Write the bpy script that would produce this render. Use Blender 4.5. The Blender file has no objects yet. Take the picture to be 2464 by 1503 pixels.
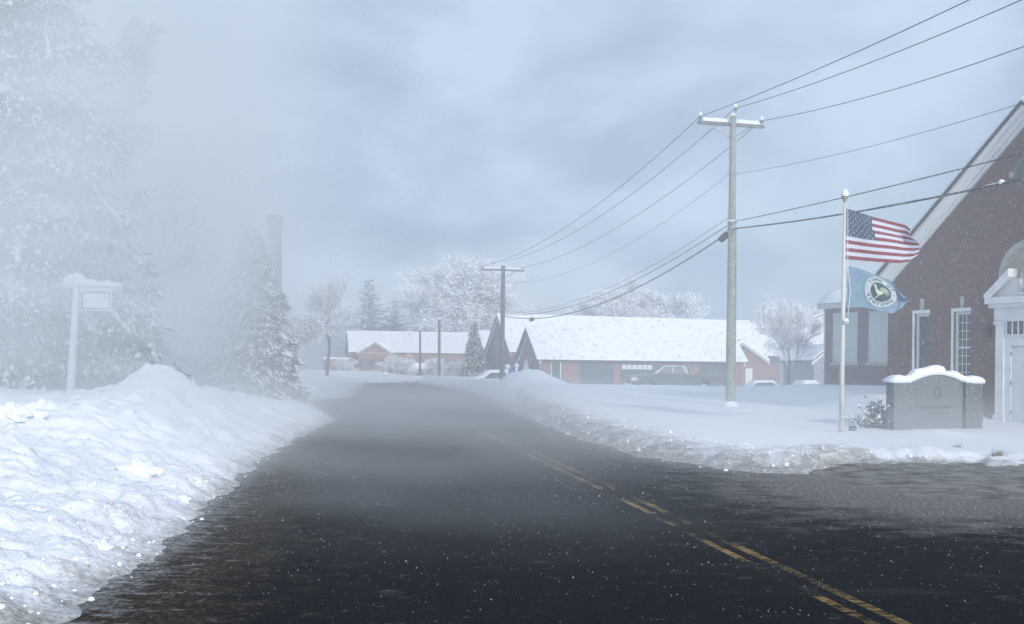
import bpy, bmesh, math, random
import numpy as np
from mathutils import Vector, Matrix

# ------------------------------------------------------------------ camera, world, sun, exposure
SC = bpy.context.scene
COL = SC.collection
F, CX, HY, EYE = 2642.0, 1232.0, 885.0, 1.6      # focal length and principal point on a 2464 px wide frame
ROLL = 0.010
cr, sr = math.cos(ROLL), math.sin(ROLL)

cam = bpy.data.cameras.new('camera')
cam.sensor_width = 36.0
cam.lens = 36.0 * F / 2464.0
cam.shift_y = (HY - 751.5) / 2464.0
cam.clip_start = 0.05
cam.clip_end = 6000
camo = bpy.data.objects.new('camera', cam)
camo.location = (0, 0, EYE)
camo.rotation_euler = (math.radians(90), -ROLL, 0)
COL.objects.link(camo)
SC.camera = camo

SUN_EL, SUN_AZ = math.radians(21), math.radians(158)   # azimuth clockwise from +Y (view direction): behind, to the right
w = bpy.data.worlds.new('World')
SC.world = w
w.use_nodes = True
nt = w.node_tree
nt.nodes.clear()
N = nt.nodes.new
def L(a, b): nt.links.new(a, b)
out = N('ShaderNodeOutputWorld'); bg = N('ShaderNodeBackground')
sky = N('ShaderNodeTexSky'); sky.sky_type = 'NISHITA'; sky.sun_disc = False
sky.sun_elevation = SUN_EL; sky.sun_rotation = SUN_AZ
tc = N('ShaderNodeTexCoord'); sep = N('ShaderNodeSeparateXYZ'); L(tc.outputs['Generated'], sep.inputs[0])
zadd = N('ShaderNodeMath'); zadd.operation = 'MAXIMUM'; L(sep.outputs['Z'], zadd.inputs[0]); zadd.inputs[1].default_value = 0.0
zad2 = N('ShaderNodeMath'); zad2.operation = 'ADD'; L(zadd.outputs[0], zad2.inputs[0]); zad2.inputs[1].default_value = 0.42
dv = N('ShaderNodeVectorMath'); dv.operation = 'DIVIDE'; L(tc.outputs['Generated'], dv.inputs[0])
cmb = N('ShaderNodeCombineXYZ')
for i in range(3): L(zad2.outputs[0], cmb.inputs[i])
L(cmb.outputs[0], dv.inputs[1])
n1 = N('ShaderNodeTexNoise'); n1.inputs['Scale'].default_value = 3.0; n1.inputs['Detail'].default_value = 7; n1.inputs['Roughness'].default_value = 0.52
n1.inputs['Distortion'].default_value = 0.25
mp = N('ShaderNodeMapping'); mp.inputs['Location'].default_value = (3.1, 1.7, 0.4); L(dv.outputs[0], mp.inputs[0]); L(mp.outputs[0], n1.inputs['Vector'])
ramp = N('ShaderNodeValToRGB')
ramp.color_ramp.elements[0].position = 0.40; ramp.color_ramp.elements[0].color = (2.9, 3.9, 5.7, 1)
ramp.color_ramp.elements[1].position = 0.60; ramp.color_ramp.elements[1].color = (5.8, 7.2, 9.1, 1)
L(n1.outputs['Fac'], ramp.inputs[0])
n2 = N('ShaderNodeTexNoise'); n2.inputs['Scale'].default_value = 2.0; n2.inputs['Detail'].default_value = 5
mp2 = N('ShaderNodeMapping'); mp2.inputs['Location'].default_value = (9.0, 4.2, 2.0); L(dv.outputs[0], mp2.inputs[0]); L(mp2.outputs[0], n2.inputs['Vector'])
r2 = N('ShaderNodeValToRGB')
r2.color_ramp.elements[0].position = 0.56; r2.color_ramp.elements[0].color = (0.88, 0.88, 0.88, 1)
r2.color_ramp.elements[1].position = 0.72; r2.color_ramp.elements[1].color = (0.5, 0.5, 0.5, 1)
L(n2.outputs['Fac'], r2.inputs[0])
mx = N('ShaderNodeMix'); mx.data_type = 'RGBA'
L(r2.outputs[0], mx.inputs[0]); L(sky.outputs[0], mx.inputs[6]); L(ramp.outputs[0], mx.inputs[7])
L(mx.outputs[2], bg.inputs[0]); bg.inputs[1].default_value = 0.10
L(bg.outputs[0], out.inputs[0])

sd = bpy.data.lights.new('sun', 'SUN'); sd.energy = 3.3; sd.angle = math.radians(6); sd.color = (1.0, 0.96, 0.90)
so = bpy.data.objects.new('sun', sd); COL.objects.link(so)
sdir = Vector((math.sin(SUN_AZ) * math.cos(SUN_EL), math.cos(SUN_AZ) * math.cos(SUN_EL), math.sin(SUN_EL)))
so.rotation_euler = sdir.to_track_quat('Z', 'Y').to_euler()
so.location = (0, -20, 40)

SC.view_settings.view_transform = 'Standard'; SC.view_settings.look = 'None'
SC.view_settings.exposure = 0.10; SC.view_settings.gamma = 1.0
SC.render.engine = 'CYCLES'
cy = SC.cycles
cy.max_bounces = 8; cy.diffuse_bounces = 3; cy.glossy_bounces = 2; cy.transmission_bounces = 4
cy.volume_bounces = 8; cy.transparent_max_bounces = 12
cy.caustics_reflective = False; cy.caustics_refractive = False
cy.use_denoising = True
cy.volume_step_rate = 1.0; cy.volume_max_steps = 96

# ------------------------------------------------------------------ helpers
def at(px, py, Y):
    """the point at distance Y (metres along the view) seen at pixel (px,py) of the 2464 px frame"""
    dx, dy = px - CX, py - HY
    return Vector(((dx * cr + dy * sr) * Y / F, Y, EYE + (dx * sr - dy * cr) * Y / F))
def ground(px, py, z=0.0):
    dx, dy = px - CX, py - HY
    zz = dx * sr - dy * cr
    Y = (z - EYE) * F / zz
    return Vector(((dx * cr + dy * sr) * Y / F, Y, z))
def tag(o, label=None, cat=None, group=None, kind=None):
    if label: o['label'] = label
    if cat: o['category'] = cat
    if group: o['group'] = group
    if kind: o['kind'] = kind
    return o
def thing(name, label, cat, loc=(0, 0, 0), group=None):
    o = bpy.data.objects.new(name, None); COL.objects.link(o); o.location = loc
    o.empty_display_size = 0.2
    return tag(o, label, cat, group)
def chain_loc(o):
    v = Vector((0, 0, 0))
    while o is not None:
        v += Vector(o.location); o = o.parent
    return v

class MB:
    """collects shapes in world space (or through the matrix T) and links them as one mesh object"""
    def __init__(self, T=None):
        self.v = []; self.f = []; self.m = []; self.n = 0; self.T = T; self.arr = []
    def add(self, verts, faces, mat=0):
        if self.T is not None: verts = [self.T @ Vector(p) for p in verts]
        b = self.n
        self.v.extend([tuple(p) for p in verts]); self.n += len(verts)
        for fc in faces: self.f.append(tuple(i + b for i in fc)); self.m.append(mat)
        return self
    def box(self, a, b, mat=0):
        x0, y0, z0 = a; x1, y1, z1 = b
        if x0 > x1: x0, x1 = x1, x0
        if y0 > y1: y0, y1 = y1, y0
        if z0 > z1: z0, z1 = z1, z0
        v = [(x0, y0, z0), (x1, y0, z0), (x1, y1, z0), (x0, y1, z0), (x0, y0, z1), (x1, y0, z1), (x1, y1, z1), (x0, y1, z1)]
        return self.add(v, [(3, 2, 1, 0), (4, 5, 6, 7), (0, 1, 5, 4), (1, 2, 6, 5), (2, 3, 7, 6), (3, 0, 4, 7)], mat)
    def tube(self, pts, rad, n=8, mat=0, cap=True, snowmat=None):
        pts = [Vector(p) for p in pts]
        if not hasattr(rad, '__len__'): rad = [rad] * len(pts)
        V = []; Fc = []
        for i, p in enumerate(pts):
            t = (pts[min(i + 1, len(pts) - 1)] - pts[max(i - 1, 0)])
            if t.length < 1e-9: t = Vector((0, 0, 1))
            t.normalize()
            ref = Vector((0, 0, 1)) if abs(t.z) < 0.9 else Vector((1, 0, 0))
            s = t.cross(ref).normalized(); u = s.cross(t).normalized()
            for k in range(n):
                a = 2 * math.pi * (k + 0.5) / n
                V.append(p + (s * math.cos(a) + u * math.sin(a)) * rad[i])
        for i in range(len(pts) - 1):
            for k in range(n):
                Fc.append((i * n + k, i * n + (k + 1) % n, (i + 1) * n + (k + 1) % n, (i + 1) * n + k))
        if cap:
            Fc.append(tuple(range(n))[::-1]); Fc.append(tuple(range((len(pts) - 1) * n, len(pts) * n)))
        return self.add(V, Fc, mat)
    def lathe(self, c, prof, n=20, mat=0):
        V = []; Fc = []
        for r, z in prof:
            for k in range(n):
                a = 2 * math.pi * k / n
                V.append((c[0] + r * math.cos(a), c[1] + r * math.sin(a), c[2] + z))
        for i in range(len(prof) - 1):
            for k in range(n):
                Fc.append((i * n + k, i * n + (k + 1) % n, (i + 1) * n + (k + 1) % n, (i + 1) * n + k))
        Fc.append(tuple(range(n))[::-1]); Fc.append(tuple(range((len(prof) - 1) * n, len(prof) * n)))
        return self.add(V, Fc, mat)
    def prism(self, poly, d0, d1, axis='y', mat=0):
        """poly = list of (a,b); extruded along axis from d0 to d1"""
        def P(a, b, d):
            return {'y': (a, d, b), 'x': (d, a, b), 'z': (a, b, d)}[axis]
        n = len(poly)
        V = [P(a, b, d0) for a, b in poly] + [P(a, b, d1) for a, b in poly]
        Fc = [tuple(range(n)), tuple(range(n, 2 * n))[::-1]]
        for i in range(n):
            j = (i + 1) % n
            Fc.append((i, i + n, j + n, j))
        return self.add(V, Fc, mat)
    def build(self, name, mats, parent=None, smooth=False, bevel=0, loc=None):
        me = bpy.data.meshes.new(name)
        off = chain_loc(parent) if parent is not None else (Vector(loc) if loc is not None else Vector((0, 0, 0)))
        if self.v:
            va = np.array(self.v, dtype=np.float64) - np.array(off)
        else:
            va = np.zeros((0, 3))
        me.from_pydata(va.tolist(), [], self.f)
        if not isinstance(mats, (list, tuple)): mats = [mats]
        for m in mats: me.materials.append(m)
        if len(mats) > 1: me.polygons.foreach_set('material_index', np.array(self.m, dtype=np.int32))
        if smooth: me.polygons.foreach_set('use_smooth', np.ones(len(me.polygons), dtype=bool))
        bm = bmesh.new(); bm.from_mesh(me)
        bmesh.ops.recalc_face_normals(bm, faces=bm.faces) if len(bm.faces) < 60000 else None
        if bevel:
            bmesh.ops.remove_doubles(bm, verts=bm.verts, dist=1e-5)
            bmesh.ops.bevel(bm, geom=[e for e in bm.edges], offset=bevel, segments=2, profile=0.6, affect='EDGES')
        bm.to_mesh(me); bm.free()
        me.update()
        o = bpy.data.objects.new(name, me); COL.objects.link(o)
        if parent is not None: o.parent = parent
        elif loc is not None: o.location = loc
        return o

def tri_object(name, P, mat_idx, mats, parent=None, loc=None):
    """P: (n,3,3) array of triangles"""
    off = chain_loc(parent) if parent is not None else (Vector(loc) if loc is not None else Vector((0, 0, 0)))
    n = len(P)
    me = bpy.data.meshes.new(name)
    me.vertices.add(n * 3); me.vertices.foreach_set('co', (P.reshape(-1, 3) - np.array(off)).astype(np.float32).ravel())
    me.loops.add(n * 3); me.loops.foreach_set('vertex_index', np.arange(n * 3, dtype=np.int32))
    me.polygons.add(n); me.polygons.foreach_set('loop_start', np.arange(0, n * 3, 3, dtype=np.int32))
    me.polygons.foreach_set('loop_total', np.full(n, 3, dtype=np.int32))
    for m in mats: me.materials.append(m)
    if mat_idx is not None: me.polygons.foreach_set('material_index', mat_idx.astype(np.int32))
    me.update(); me.validate()
    o = bpy.data.objects.new(name, me); COL.objects.link(o)
    if parent is not None: o.parent = parent
    elif loc is not None: o.location = loc
    return o

# value noise in numpy
def vnoise(x, y, seed=0):
    xi = np.floor(x).astype(np.int64); yi = np.floor(y).astype(np.int64)
    xf = x - xi; yf = y - yi
    xf = xf * xf * (3 - 2 * xf); yf = yf * yf * (3 - 2 * yf)
    def h(a, b):
        n = (a * 374761393 + b * 668265263 + seed * 1442695041) & 0x7fffffff
        n = ((n ^ (n >> 13)) * 1274126177) & 0x7fffffff
        n = (n ^ (n >> 16)) & 0xffff
        return n / 65535.0
    return (h(xi, yi) * (1 - xf) + h(xi + 1, yi) * xf) * (1 - yf) + (h(xi, yi + 1) * (1 - xf) + h(xi + 1, yi + 1) * xf) * yf
def fbm(x, y, oct=4, seed=0, gain=0.5):
    s = 0; a = 1; t = 0
    for o in range(oct):
        s = s + a * (vnoise(x * 2 ** o + o * 17.3, y * 2 ** o - o * 9.1, seed + o) - 0.5); t += a; a *= gain
    return s / t * 2
def sst(a, b, x):
    t = np.clip((x - a) / (b - a), 0, 1); return t * t * (3 - 2 * t)

# ------------------------------------------------------------------ materials
def mat(name, col, rough=0.8, spec=0.3, metal=0.0, noise=None, bump=None, coord='Object'):
    """noise=(scale, colour2, lo, hi) mixes in a second colour; bump=(scale, strength, distance)"""
    m = bpy.data.materials.new(name); m.use_nodes = True
    t = m.node_tree; b = t.nodes['Principled BSDF']
    b.inputs['Base Color'].default_value = (*col, 1); b.inputs['Roughness'].default_value = rough
    b.inputs['Specular IOR Level'].default_value = spec; b.inputs['Metallic'].default_value = metal
    c = t.nodes.new('ShaderNodeTexCoord')
    if noise:
        n = t.nodes.new('ShaderNodeTexNoise'); n.inputs['Scale'].default_value = noise[0]; n.inputs['Detail'].default_value = 5
        t.links.new(c.outputs[coord], n.inputs['Vector'])
        mr = t.nodes.new('ShaderNodeMapRange'); mr.inputs[1].default_value = noise[2]; mr.inputs[2].default_value = noise[3]
        t.links.new(n.outputs['Fac'], mr.inputs[0])
        x = t.nodes.new('ShaderNodeMix'); x.data_type = 'RGBA'
        x.inputs[6].default_value = (*col, 1); x.inputs[7].default_value = (*noise[1], 1)
        t.links.new(mr.outputs[0], x.inputs[0]); t.links.new(x.outputs[2], b.inputs['Base Color'])
    if bump:
        n = t.nodes.new('ShaderNodeTexNoise'); n.inputs['Scale'].default_value = bump[0]; n.inputs['Detail'].default_value = 6
        t.links.new(c.outputs[coord], n.inputs['Vector'])
        bp = t.nodes.new('ShaderNodeBump'); bp.inputs['Strength'].default_value = bump[1]; bp.inputs['Distance'].default_value = bump[2]
        t.links.new(n.outputs['Fac'], bp.inputs['Height']); t.links.new(bp.outputs[0], b.inputs['Normal'])
    return m

SNOW = (0.84, 0.87, 0.91)
def snow_ground_material():
    m = bpy.data.materials.new('snow ground'); m.use_nodes = True
    t = m.node_tree; b = t.nodes['Principled BSDF']; b.inputs['Roughness'].default_value = 0.85; b.inputs['Specular IOR Level'].default_value = 0.15
    a = t.nodes.new('ShaderNodeAttribute'); a.attribute_name = 'dirt'
    c = t.nodes.new('ShaderNodeTexCoord')
    n = t.nodes.new('ShaderNodeTexNoise'); n.inputs['Scale'].default_value = 2.2; n.inputs['Detail'].default_value = 9; n.inputs['Roughness'].default_value = 0.68
    t.links.new(c.outputs['Object'], n.inputs['Vector'])
    # dirt amount = attribute pushed by noise
    s = t.nodes.new('ShaderNodeMath'); s.operation = 'MULTIPLY_ADD'; s.inputs[1].default_value = 2.4; s.inputs[2].default_value = -1.2
    nf_ = t.nodes.new('ShaderNodeTexNoise'); nf_.inputs['Scale'].default_value = 19; nf_.inputs['Detail'].default_value = 5; nf_.inputs['Roughness'].default_value = 0.7
    t.links.new(c.outputs['Object'], nf_.inputs['Vector'])
    av = t.nodes.new('ShaderNodeMix'); av.inputs[0].default_value = 0.5; t.links.new(n.outputs['Fac'], av.inputs[2]); t.links.new(nf_.outputs['Fac'], av.inputs[3])
    t.links.new(av.outputs[0], s.inputs[0]); s.inputs[1].default_value = 3.4; s.inputs[2].default_value = -1.7
    ad = t.nodes.new('ShaderNodeMath'); ad.operation = 'ADD'; t.links.new(a.outputs['Fac'], ad.inputs[0]); t.links.new(s.outputs[0], ad.inputs[1])
    ms = t.nodes.new('ShaderNodeMapRange'); ms.inputs[1].default_value = 0.25; ms.inputs[2].default_value = 1.05
    t.links.new(ad.outputs[0], ms.inputs[0])
    x = t.nodes.new('ShaderNodeMix'); x.data_type = 'RGBA'; x.inputs[6].default_value = (*SNOW, 1); x.inputs[7].default_value = (0.32, 0.31, 0.30, 1)
    t.links.new(ms.outputs[0], x.inputs[0])
    # grit specks
    n3 = t.nodes.new('ShaderNodeTexNoise'); n3.inputs['Scale'].default_value = 24; n3.inputs['Detail'].default_value = 4; n3.inputs['Roughness'].default_value = 0.7
    t.links.new(c.outputs['Object'], n3.inputs['Vector'])
    m3 = t.nodes.new('ShaderNodeMapRange'); m3.inputs[1].default_value = 0.60; m3.inputs[2].default_value = 0.70
    t.links.new(n3.outputs['Fac'], m3.inputs[0])
    a2 = t.nodes.new('ShaderNodeAttribute'); a2.attribute_name = 'grit'
    mu = t.nodes.new('ShaderNodeMath'); mu.operation = 'MULTIPLY'; t.links.new(m3.outputs[0], mu.inputs[0]); t.links.new(a2.outputs['Fac'], mu.inputs[1])
    y = t.nodes.new('ShaderNodeMix'); y.data_type = 'RGBA'; y.inputs[7].default_value = (0.30, 0.25, 0.20, 1)
    t.links.new(mu.outputs[0], y.inputs[0]); t.links.new(x.outputs[2], y.inputs[6]); t.links.new(y.outputs[2], b.inputs['Base Color'])
    n4 = t.nodes.new('ShaderNodeTexNoise'); n4.inputs['Scale'].default_value = 20; n4.inputs['Detail'].default_value = 8; n4.inputs['Roughness'].default_value = 0.65
    t.links.new(c.outputs['Object'], n4.inputs['Vector'])
    bp = t.nodes.new('ShaderNodeBump'); bp.inputs['Strength'].default_value = 0.7; bp.inputs['Distance'].default_value = 0.035
    t.links.new(n4.outputs['Fac'], bp.inputs['Height']); t.links.new(bp.outputs[0], b.inputs['Normal'])
    return m

def asphalt_material():
    m = bpy.data.materials.new('wet asphalt'); m.use_nodes = True
    t = m.node_tree; b = t.nodes['Principled BSDF']; b.inputs['Roughness'].default_value = 0.85; b.inputs['Specular IOR Level'].default_value = 0.03
    c = t.nodes.new('ShaderNodeTexCoord')
    n = t.nodes.new('ShaderNodeTexNoise'); n.inputs['Scale'].default_value = 0.5; n.inputs['Detail'].default_value = 6; n.inputs['Roughness'].default_value = 0.6
    t.links.new(c.outputs['Object'], n.inputs['Vector'])
    r = t.nodes.new('ShaderNodeValToRGB'); r.color_ramp.elements[0].position = 0.3; r.color_ramp.elements[0].color = (0.005, 0.006, 0.0085, 1)
    r.color_ramp.elements[1].position = 0.75; r.color_ramp.elements[1].color = (0.009, 0.010, 0.014, 1)
    t.links.new(n.outputs['Fac'], r.inputs[0])
    # grains of stone and of snow lying in the surface
    n2 = t.nodes.new('ShaderNodeTexNoise'); n2.inputs['Scale'].default_value = 60; n2.inputs['Detail'].default_value = 3; n2.inputs['Roughness'].default_value = 0.75
    t.links.new(c.outputs['Object'], n2.inputs['Vector'])
    m2 = t.nodes.new('ShaderNodeMapRange'); m2.inputs[1].default_value = 0.57; m2.inputs[2].default_value = 0.72; m2.inputs[4].default_value = 0.45
    t.links.new(n2.outputs['Fac'], m2.inputs[0])
    x = t.nodes.new('ShaderNodeMix'); x.data_type = 'RGBA'; x.inputs[7].default_value = (0.20, 0.22, 0.25, 1)
    t.links.new(m2.outputs[0], x.inputs[0]); t.links.new(r.outputs[0], x.inputs[6])
    # drifting snow left in streaks across the road
    mpn = t.nodes.new('ShaderNodeMapping'); mpn.inputs['Scale'].default_value = (0.22, 1.4, 1); mpn.inputs['Rotation'].default_value = (0, 0, 0.15)
    t.links.new(c.outputs['Object'], mpn.inputs[0])
    n3 = t.nodes.new('ShaderNodeTexNoise'); n3.inputs['Scale'].default_value = 1.1; n3.inputs['Detail'].default_value = 9; n3.inputs['Roughness'].default_value = 0.72
    t.links.new(mpn.outputs[0], n3.inputs['Vector'])
    m3 = t.nodes.new('ShaderNodeMapRange'); m3.inputs[1].default_value = 0.58; m3.inputs[2].default_value = 0.80; m3.inputs[4].default_value = 0.10
    t.links.new(n3.outputs['Fac'], m3.inputs[0])
    y = t.nodes.new('ShaderNodeMix'); y.data_type = 'RGBA'; y.inputs[7].default_value = (0.45, 0.48, 0.52, 1)
    t.links.new(m3.outputs[0], y.inputs[0]); t.links.new(x.outputs[2], y.inputs[6])
    # sandy slush thrown up along the edges (amount carried by the mesh), breaking up with noise
    def layer(prev, attr, col1, col2, k, lo, hi, sc):
        a = t.nodes.new('ShaderNodeAttribute'); a.attribute_name = attr
        ns = t.nodes.new('ShaderNodeTexNoise'); ns.inputs['Scale'].default_value = sc; ns.inputs['Detail'].default_value = 10; ns.inputs['Roughness'].default_value = 0.74
        mp_ = t.nodes.new('ShaderNodeMapping'); mp_.inputs['Scale'].default_value = (1, 1.5, 1); t.links.new(c.outputs['Object'], mp_.inputs[0]); t.links.new(mp_.outputs[0], ns.inputs['Vector'])
        ma = t.nodes.new('ShaderNodeMath'); ma.operation = 'MULTIPLY_ADD'; ma.inputs[1].default_value = k; t.links.new(ns.outputs['Fac'], ma.inputs[0]); t.links.new(a.outputs['Fac'], ma.inputs[2])
        r_ = t.nodes.new('ShaderNodeMapRange'); r_.inputs[1].default_value = lo; r_.inputs[2].default_value = hi; t.links.new(ma.outputs[0], r_.inputs[0])
        nc = t.nodes.new('ShaderNodeTexNoise'); nc.inputs['Scale'].default_value = 22; nc.inputs['Detail'].default_value = 5; nc.inputs['Roughness'].default_value = 0.7; t.links.new(c.outputs['Object'], nc.inputs['Vector'])
        rc = t.nodes.new('ShaderNodeValToRGB'); rc.color_ramp.elements[0].position = .42; rc.color_ramp.elements[0].color = (*col1, 1); rc.color_ramp.elements[1].position = .68; rc.color_ramp.elements[1].color = (*col2, 1)
        t.links.new(nc.outputs['Fac'], rc.inputs[0])
        z = t.nodes.new('ShaderNodeMix'); z.data_type = 'RGBA'; t.links.new(r_.outputs[0], z.inputs[0]); t.links.new(prev, z.inputs[6]); t.links.new(rc.outputs[0], z.inputs[7])
        return z.outputs[2], r_.outputs[0]
    o1, f1 = layer(y.outputs[2], 'sand', (0.014, 0.011, 0.008), (0.10, 0.080, 0.060), 2.2, 1.35, 1.7, 2.6)
    o2, f2 = layer(o1, 'slush', (0.075, 0.07, 0.068), (0.34, 0.33, 0.33), 2.0, 1.20, 1.65, 1.6)
    o3, f3 = layer(o2, 'rim', (0.16, 0.16, 0.165), (0.72, 0.75, 0.80), 2.4, 1.45, 2.1, 5)
    t.links.new(o3, b.inputs['Base Color'])
    hs = t.nodes.new('ShaderNodeMath'); hs.operation = 'MULTIPLY_ADD'; hs.inputs[1].default_value = 3.0; t.links.new(f2, hs.inputs[0]); t.links.new(n2.outputs['Fac'], hs.inputs[2])
    bp = t.nodes.new('ShaderNodeBump'); bp.inputs['Strength'].default_value = 0.6; bp.inputs['Distance'].default_value = 0.012
    t.links.new(hs.outputs[0], bp.inputs['Height']); t.links.new(bp.outputs[0], b.inputs['Normal'])
    return m

def paint_material():
    """yellow road paint, worn through in flakes (transparent where the paint is gone)"""
    m = bpy.data.materials.new('worn yellow paint'); m.use_nodes = True
    t = m.node_tree; b = t.nodes['Principled BSDF']; b.inputs['Base Color'].default_value = (0.30, 0.195, 0.065, 1); b.inputs['Roughness'].default_value = 0.7
    b.inputs['Specular IOR Level'].default_value = 0.2
    c = t.nodes.new('ShaderNodeTexCoord')
    mpn = t.nodes.new('ShaderNodeMapping'); mpn.inputs['Scale'].default_value = (0.6, 1.5, 1); t.links.new(c.outputs['Object'], mpn.inputs[0])
    n = t.nodes.new('ShaderNodeTexNoise'); n.inputs['Scale'].default_value = 11; n.inputs['Detail'].default_value = 8; n.inputs['Roughness'].default_value = 0.8
    t.links.new(mpn.outputs[0], n.inputs['Vector'])
    n0 = t.nodes.new('ShaderNodeTexNoise'); n0.inputs['Scale'].default_value = 0.9; n0.inputs['Detail'].default_value = 3
    t.links.new(c.outputs['Object'], n0.inputs['Vector'])
    ad = t.nodes.new('ShaderNodeMath'); ad.operation = 'ADD'; t.links.new(n.outputs['Fac'], ad.inputs[0]); t.links.new(n0.outputs['Fac'], ad.inputs[1])
    mr = t.nodes.new('ShaderNodeMapRange'); mr.inputs[1].default_value = 0.935; mr.inputs[2].default_value = 1.13; mr.inputs[4].default_value = 0.85
    t.links.new(ad.outputs[0], mr.inputs[0]); t.links.new(mr.outputs[0], b.inputs['Alpha'])
    return m

def brick_material(name, ang, base, dark, mortar, scale=1.0, sprinkle=0.25):
    """brick courses laid along the wall direction `ang` (radians) and across it; some snow blown on"""
    m = bpy.data.materials.new(name); m.use_nodes = True
    t = m.node_tree; b = t.nodes['Principled BSDF']; b.inputs['Roughness'].default_value = 0.9; b.inputs['Specular IOR Level'].default_value = 0.15
    c = t.nodes.new('ShaderNodeTexCoord'); g = t.nodes.new('ShaderNodeNewGeometry')
    def dot(src, vec):
        d = t.nodes.new('ShaderNodeVectorMath'); d.operation = 'DOT_PRODUCT'; t.links.new(src, d.inputs[0]); d.inputs[1].default_value = vec; return d.outputs['Value']
    e = (math.cos(ang), math.sin(ang), 0); q = (-math.sin(ang), math.cos(ang), 0)
    nd = dot(g.outputs['Normal'], e)
    ab = t.nodes.new('ShaderNodeMath'); ab.operation = 'ABSOLUTE'; t.links.new(nd, ab.inputs[0])
    gt = t.nodes.new('ShaderNodeMath'); gt.operation = 'GREATER_THAN'; t.links.new(ab.outputs[0], gt.inputs[0]); gt.inputs[1].default_value = 0.7
    mxx = t.nodes.new('ShaderNodeMix'); t.links.new(gt.outputs[0], mxx.inputs[0]); t.links.new(dot(c.outputs['Object'], e), mxx.inputs[2]); t.links.new(dot(c.outputs['Object'], q), mxx.inputs[3])
    cb = t.nodes.new('ShaderNodeCombineXYZ'); t.links.new(mxx.outputs[0], cb.inputs[0]); t.links.new(dot(c.outputs['Object'], (0, 0, 1)), cb.inputs[1])
    br = t.nodes.new('ShaderNodeTexBrick'); t.links.new(cb.outputs[0], br.inputs['Vector'])
    br.inputs['Color1'].default_value = (*base, 1); br.inputs['Color2'].default_value = (*dark, 1); br.inputs['Mortar'].default_value = (*mortar, 1)
    br.inputs['Scale'].default_value = 1.0; br.inputs['Brick Width'].default_value = 0.22 * scale; br.inputs['Row Height'].default_value = 0.075 * scale
    br.inputs['Mortar Size'].default_value = 0.010 * scale; br.inputs['Mortar Smooth'].default_value = 0.3
    n = t.nodes.new('ShaderNodeTexNoise'); n.inputs['Scale'].default_value = 16; n.inputs['Detail'].default_value = 6; n.inputs['Roughness'].default_value = 0.8
    t.links.new(c.outputs['Object'], n.inputs['Vector'])
    mr = t.nodes.new('ShaderNodeMapRange'); mr.inputs[1].default_value = 0.56; mr.inputs[2].default_value = 0.8; mr.inputs[4].default_value = sprinkle
    t.links.new(n.outputs['Fac'], mr.inputs[0])
    x = t.nodes.new('ShaderNodeMix'); x.data_type = 'RGBA'; x.inputs[7].default_value = (0.75, 0.78, 0.82, 1)
    t.links.new(mr.outputs[0], x.inputs[0]); t.links.new(br.outputs['Color'], x.inputs[6]); t.links.new(x.outputs[2], b.inputs['Base Color'])
    return m

M = {}
M['ground'] = snow_ground_material()
M['asphalt'] = asphalt_material()
M['paint'] = paint_material()
M['snow'] = mat('settled snow', SNOW, 0.85, 0.15, noise=(7, (0.70, 0.75, 0.82), 0.5, 0.8), bump=(9, 0.5, 0.04))
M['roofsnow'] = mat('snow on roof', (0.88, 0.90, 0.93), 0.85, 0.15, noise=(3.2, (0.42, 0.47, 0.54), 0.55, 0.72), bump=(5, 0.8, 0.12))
M['frost'] = mat('clinging snow', (0.86, 0.88, 0.90), 0.8, 0.2)
M['pole'] = mat('grey green treated timber', (0.27, 0.30, 0.26), 0.85, 0.2, noise=(6, (0.42, 0.45, 0.42), 0.45, 0.75), bump=(20, 0.4, 0.01))
M['oldpole'] = mat('dark weathered timber', (0.10, 0.11, 0.11), 0.9, 0.2, noise=(6, (0.25, 0.26, 0.27), 0.5, 0.8))
M['armwood'] = mat('weathered crossarm timber', (0.16, 0.16, 0.155), 0.9, 0.2, noise=(9, (0.45, 0.47, 0.48), 0.5, 0.8))
M['steel'] = mat('galvanised steel', (0.30, 0.32, 0.33), 0.5, 0.5, 0.6)
M['porcelain'] = mat('grey porcelain', (0.22, 0.24, 0.25), 0.35, 0.5)
M['wire'] = mat('dark wire', (0.055, 0.06, 0.065), 0.6, 0.3)
M['cable'] = mat('black cable sheath', (0.05, 0.055, 0.06), 0.6, 0.3, noise=(8, (0.45, 0.5, 0.52), 0.52, 0.7))
M['white'] = mat('white painted timber', (0.80, 0.82, 0.84), 0.6, 0.3, noise=(3, (0.68, 0.70, 0.72), 0.45, 0.75))
M['cream'] = mat('off white paint', (0.66, 0.67, 0.65), 0.6, 0.3, noise=(4, (0.45, 0.44, 0.40), 0.5, 0.8))
M['trim'] = mat('clean white trim', (0.86, 0.87, 0.88), 0.55, 0.3, noise=(1.2, (0.80, 0.82, 0.84), 0.4, 0.7))
M['stonetrim'] = mat('pale cast stone', (0.40, 0.40, 0.37), 0.85, 0.2, noise=(5, (0.50, 0.50, 0.48), 0.4, 0.7))
M['niche'] = mat('tan render', (0.34, 0.32, 0.27), 0.9, 0.1, noise=(10, (0.44, 0.43, 0.40), 0.45, 0.7))
M['glass'] = mat('dark window glass', (0.07, 0.095, 0.105), 0.35, 0.25, noise=(2, (0.08, 0.10, 0.11), 0.4, 0.7))
M['blind'] = mat('pale blinds behind glass', (0.60, 0.66, 0.64), 0.45, 0.4, noise=(1.2, (0.54, 0.60, 0.59), 0.4, 0.7))
M['granite'] = mat('grey granite', (0.135, 0.155, 0.165), 0.8, 0.25, noise=(30, (0.21, 0.235, 0.245), 0.42, 0.7), bump=(60, 0.3, 0.004))
M['granite_rough'] = mat('rough dark granite edge', (0.11, 0.125, 0.13), 0.9, 0.2, noise=(22, (0.30, 0.33, 0.34), 0.5, 0.75), bump=(14, 1.0, 0.05))
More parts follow.
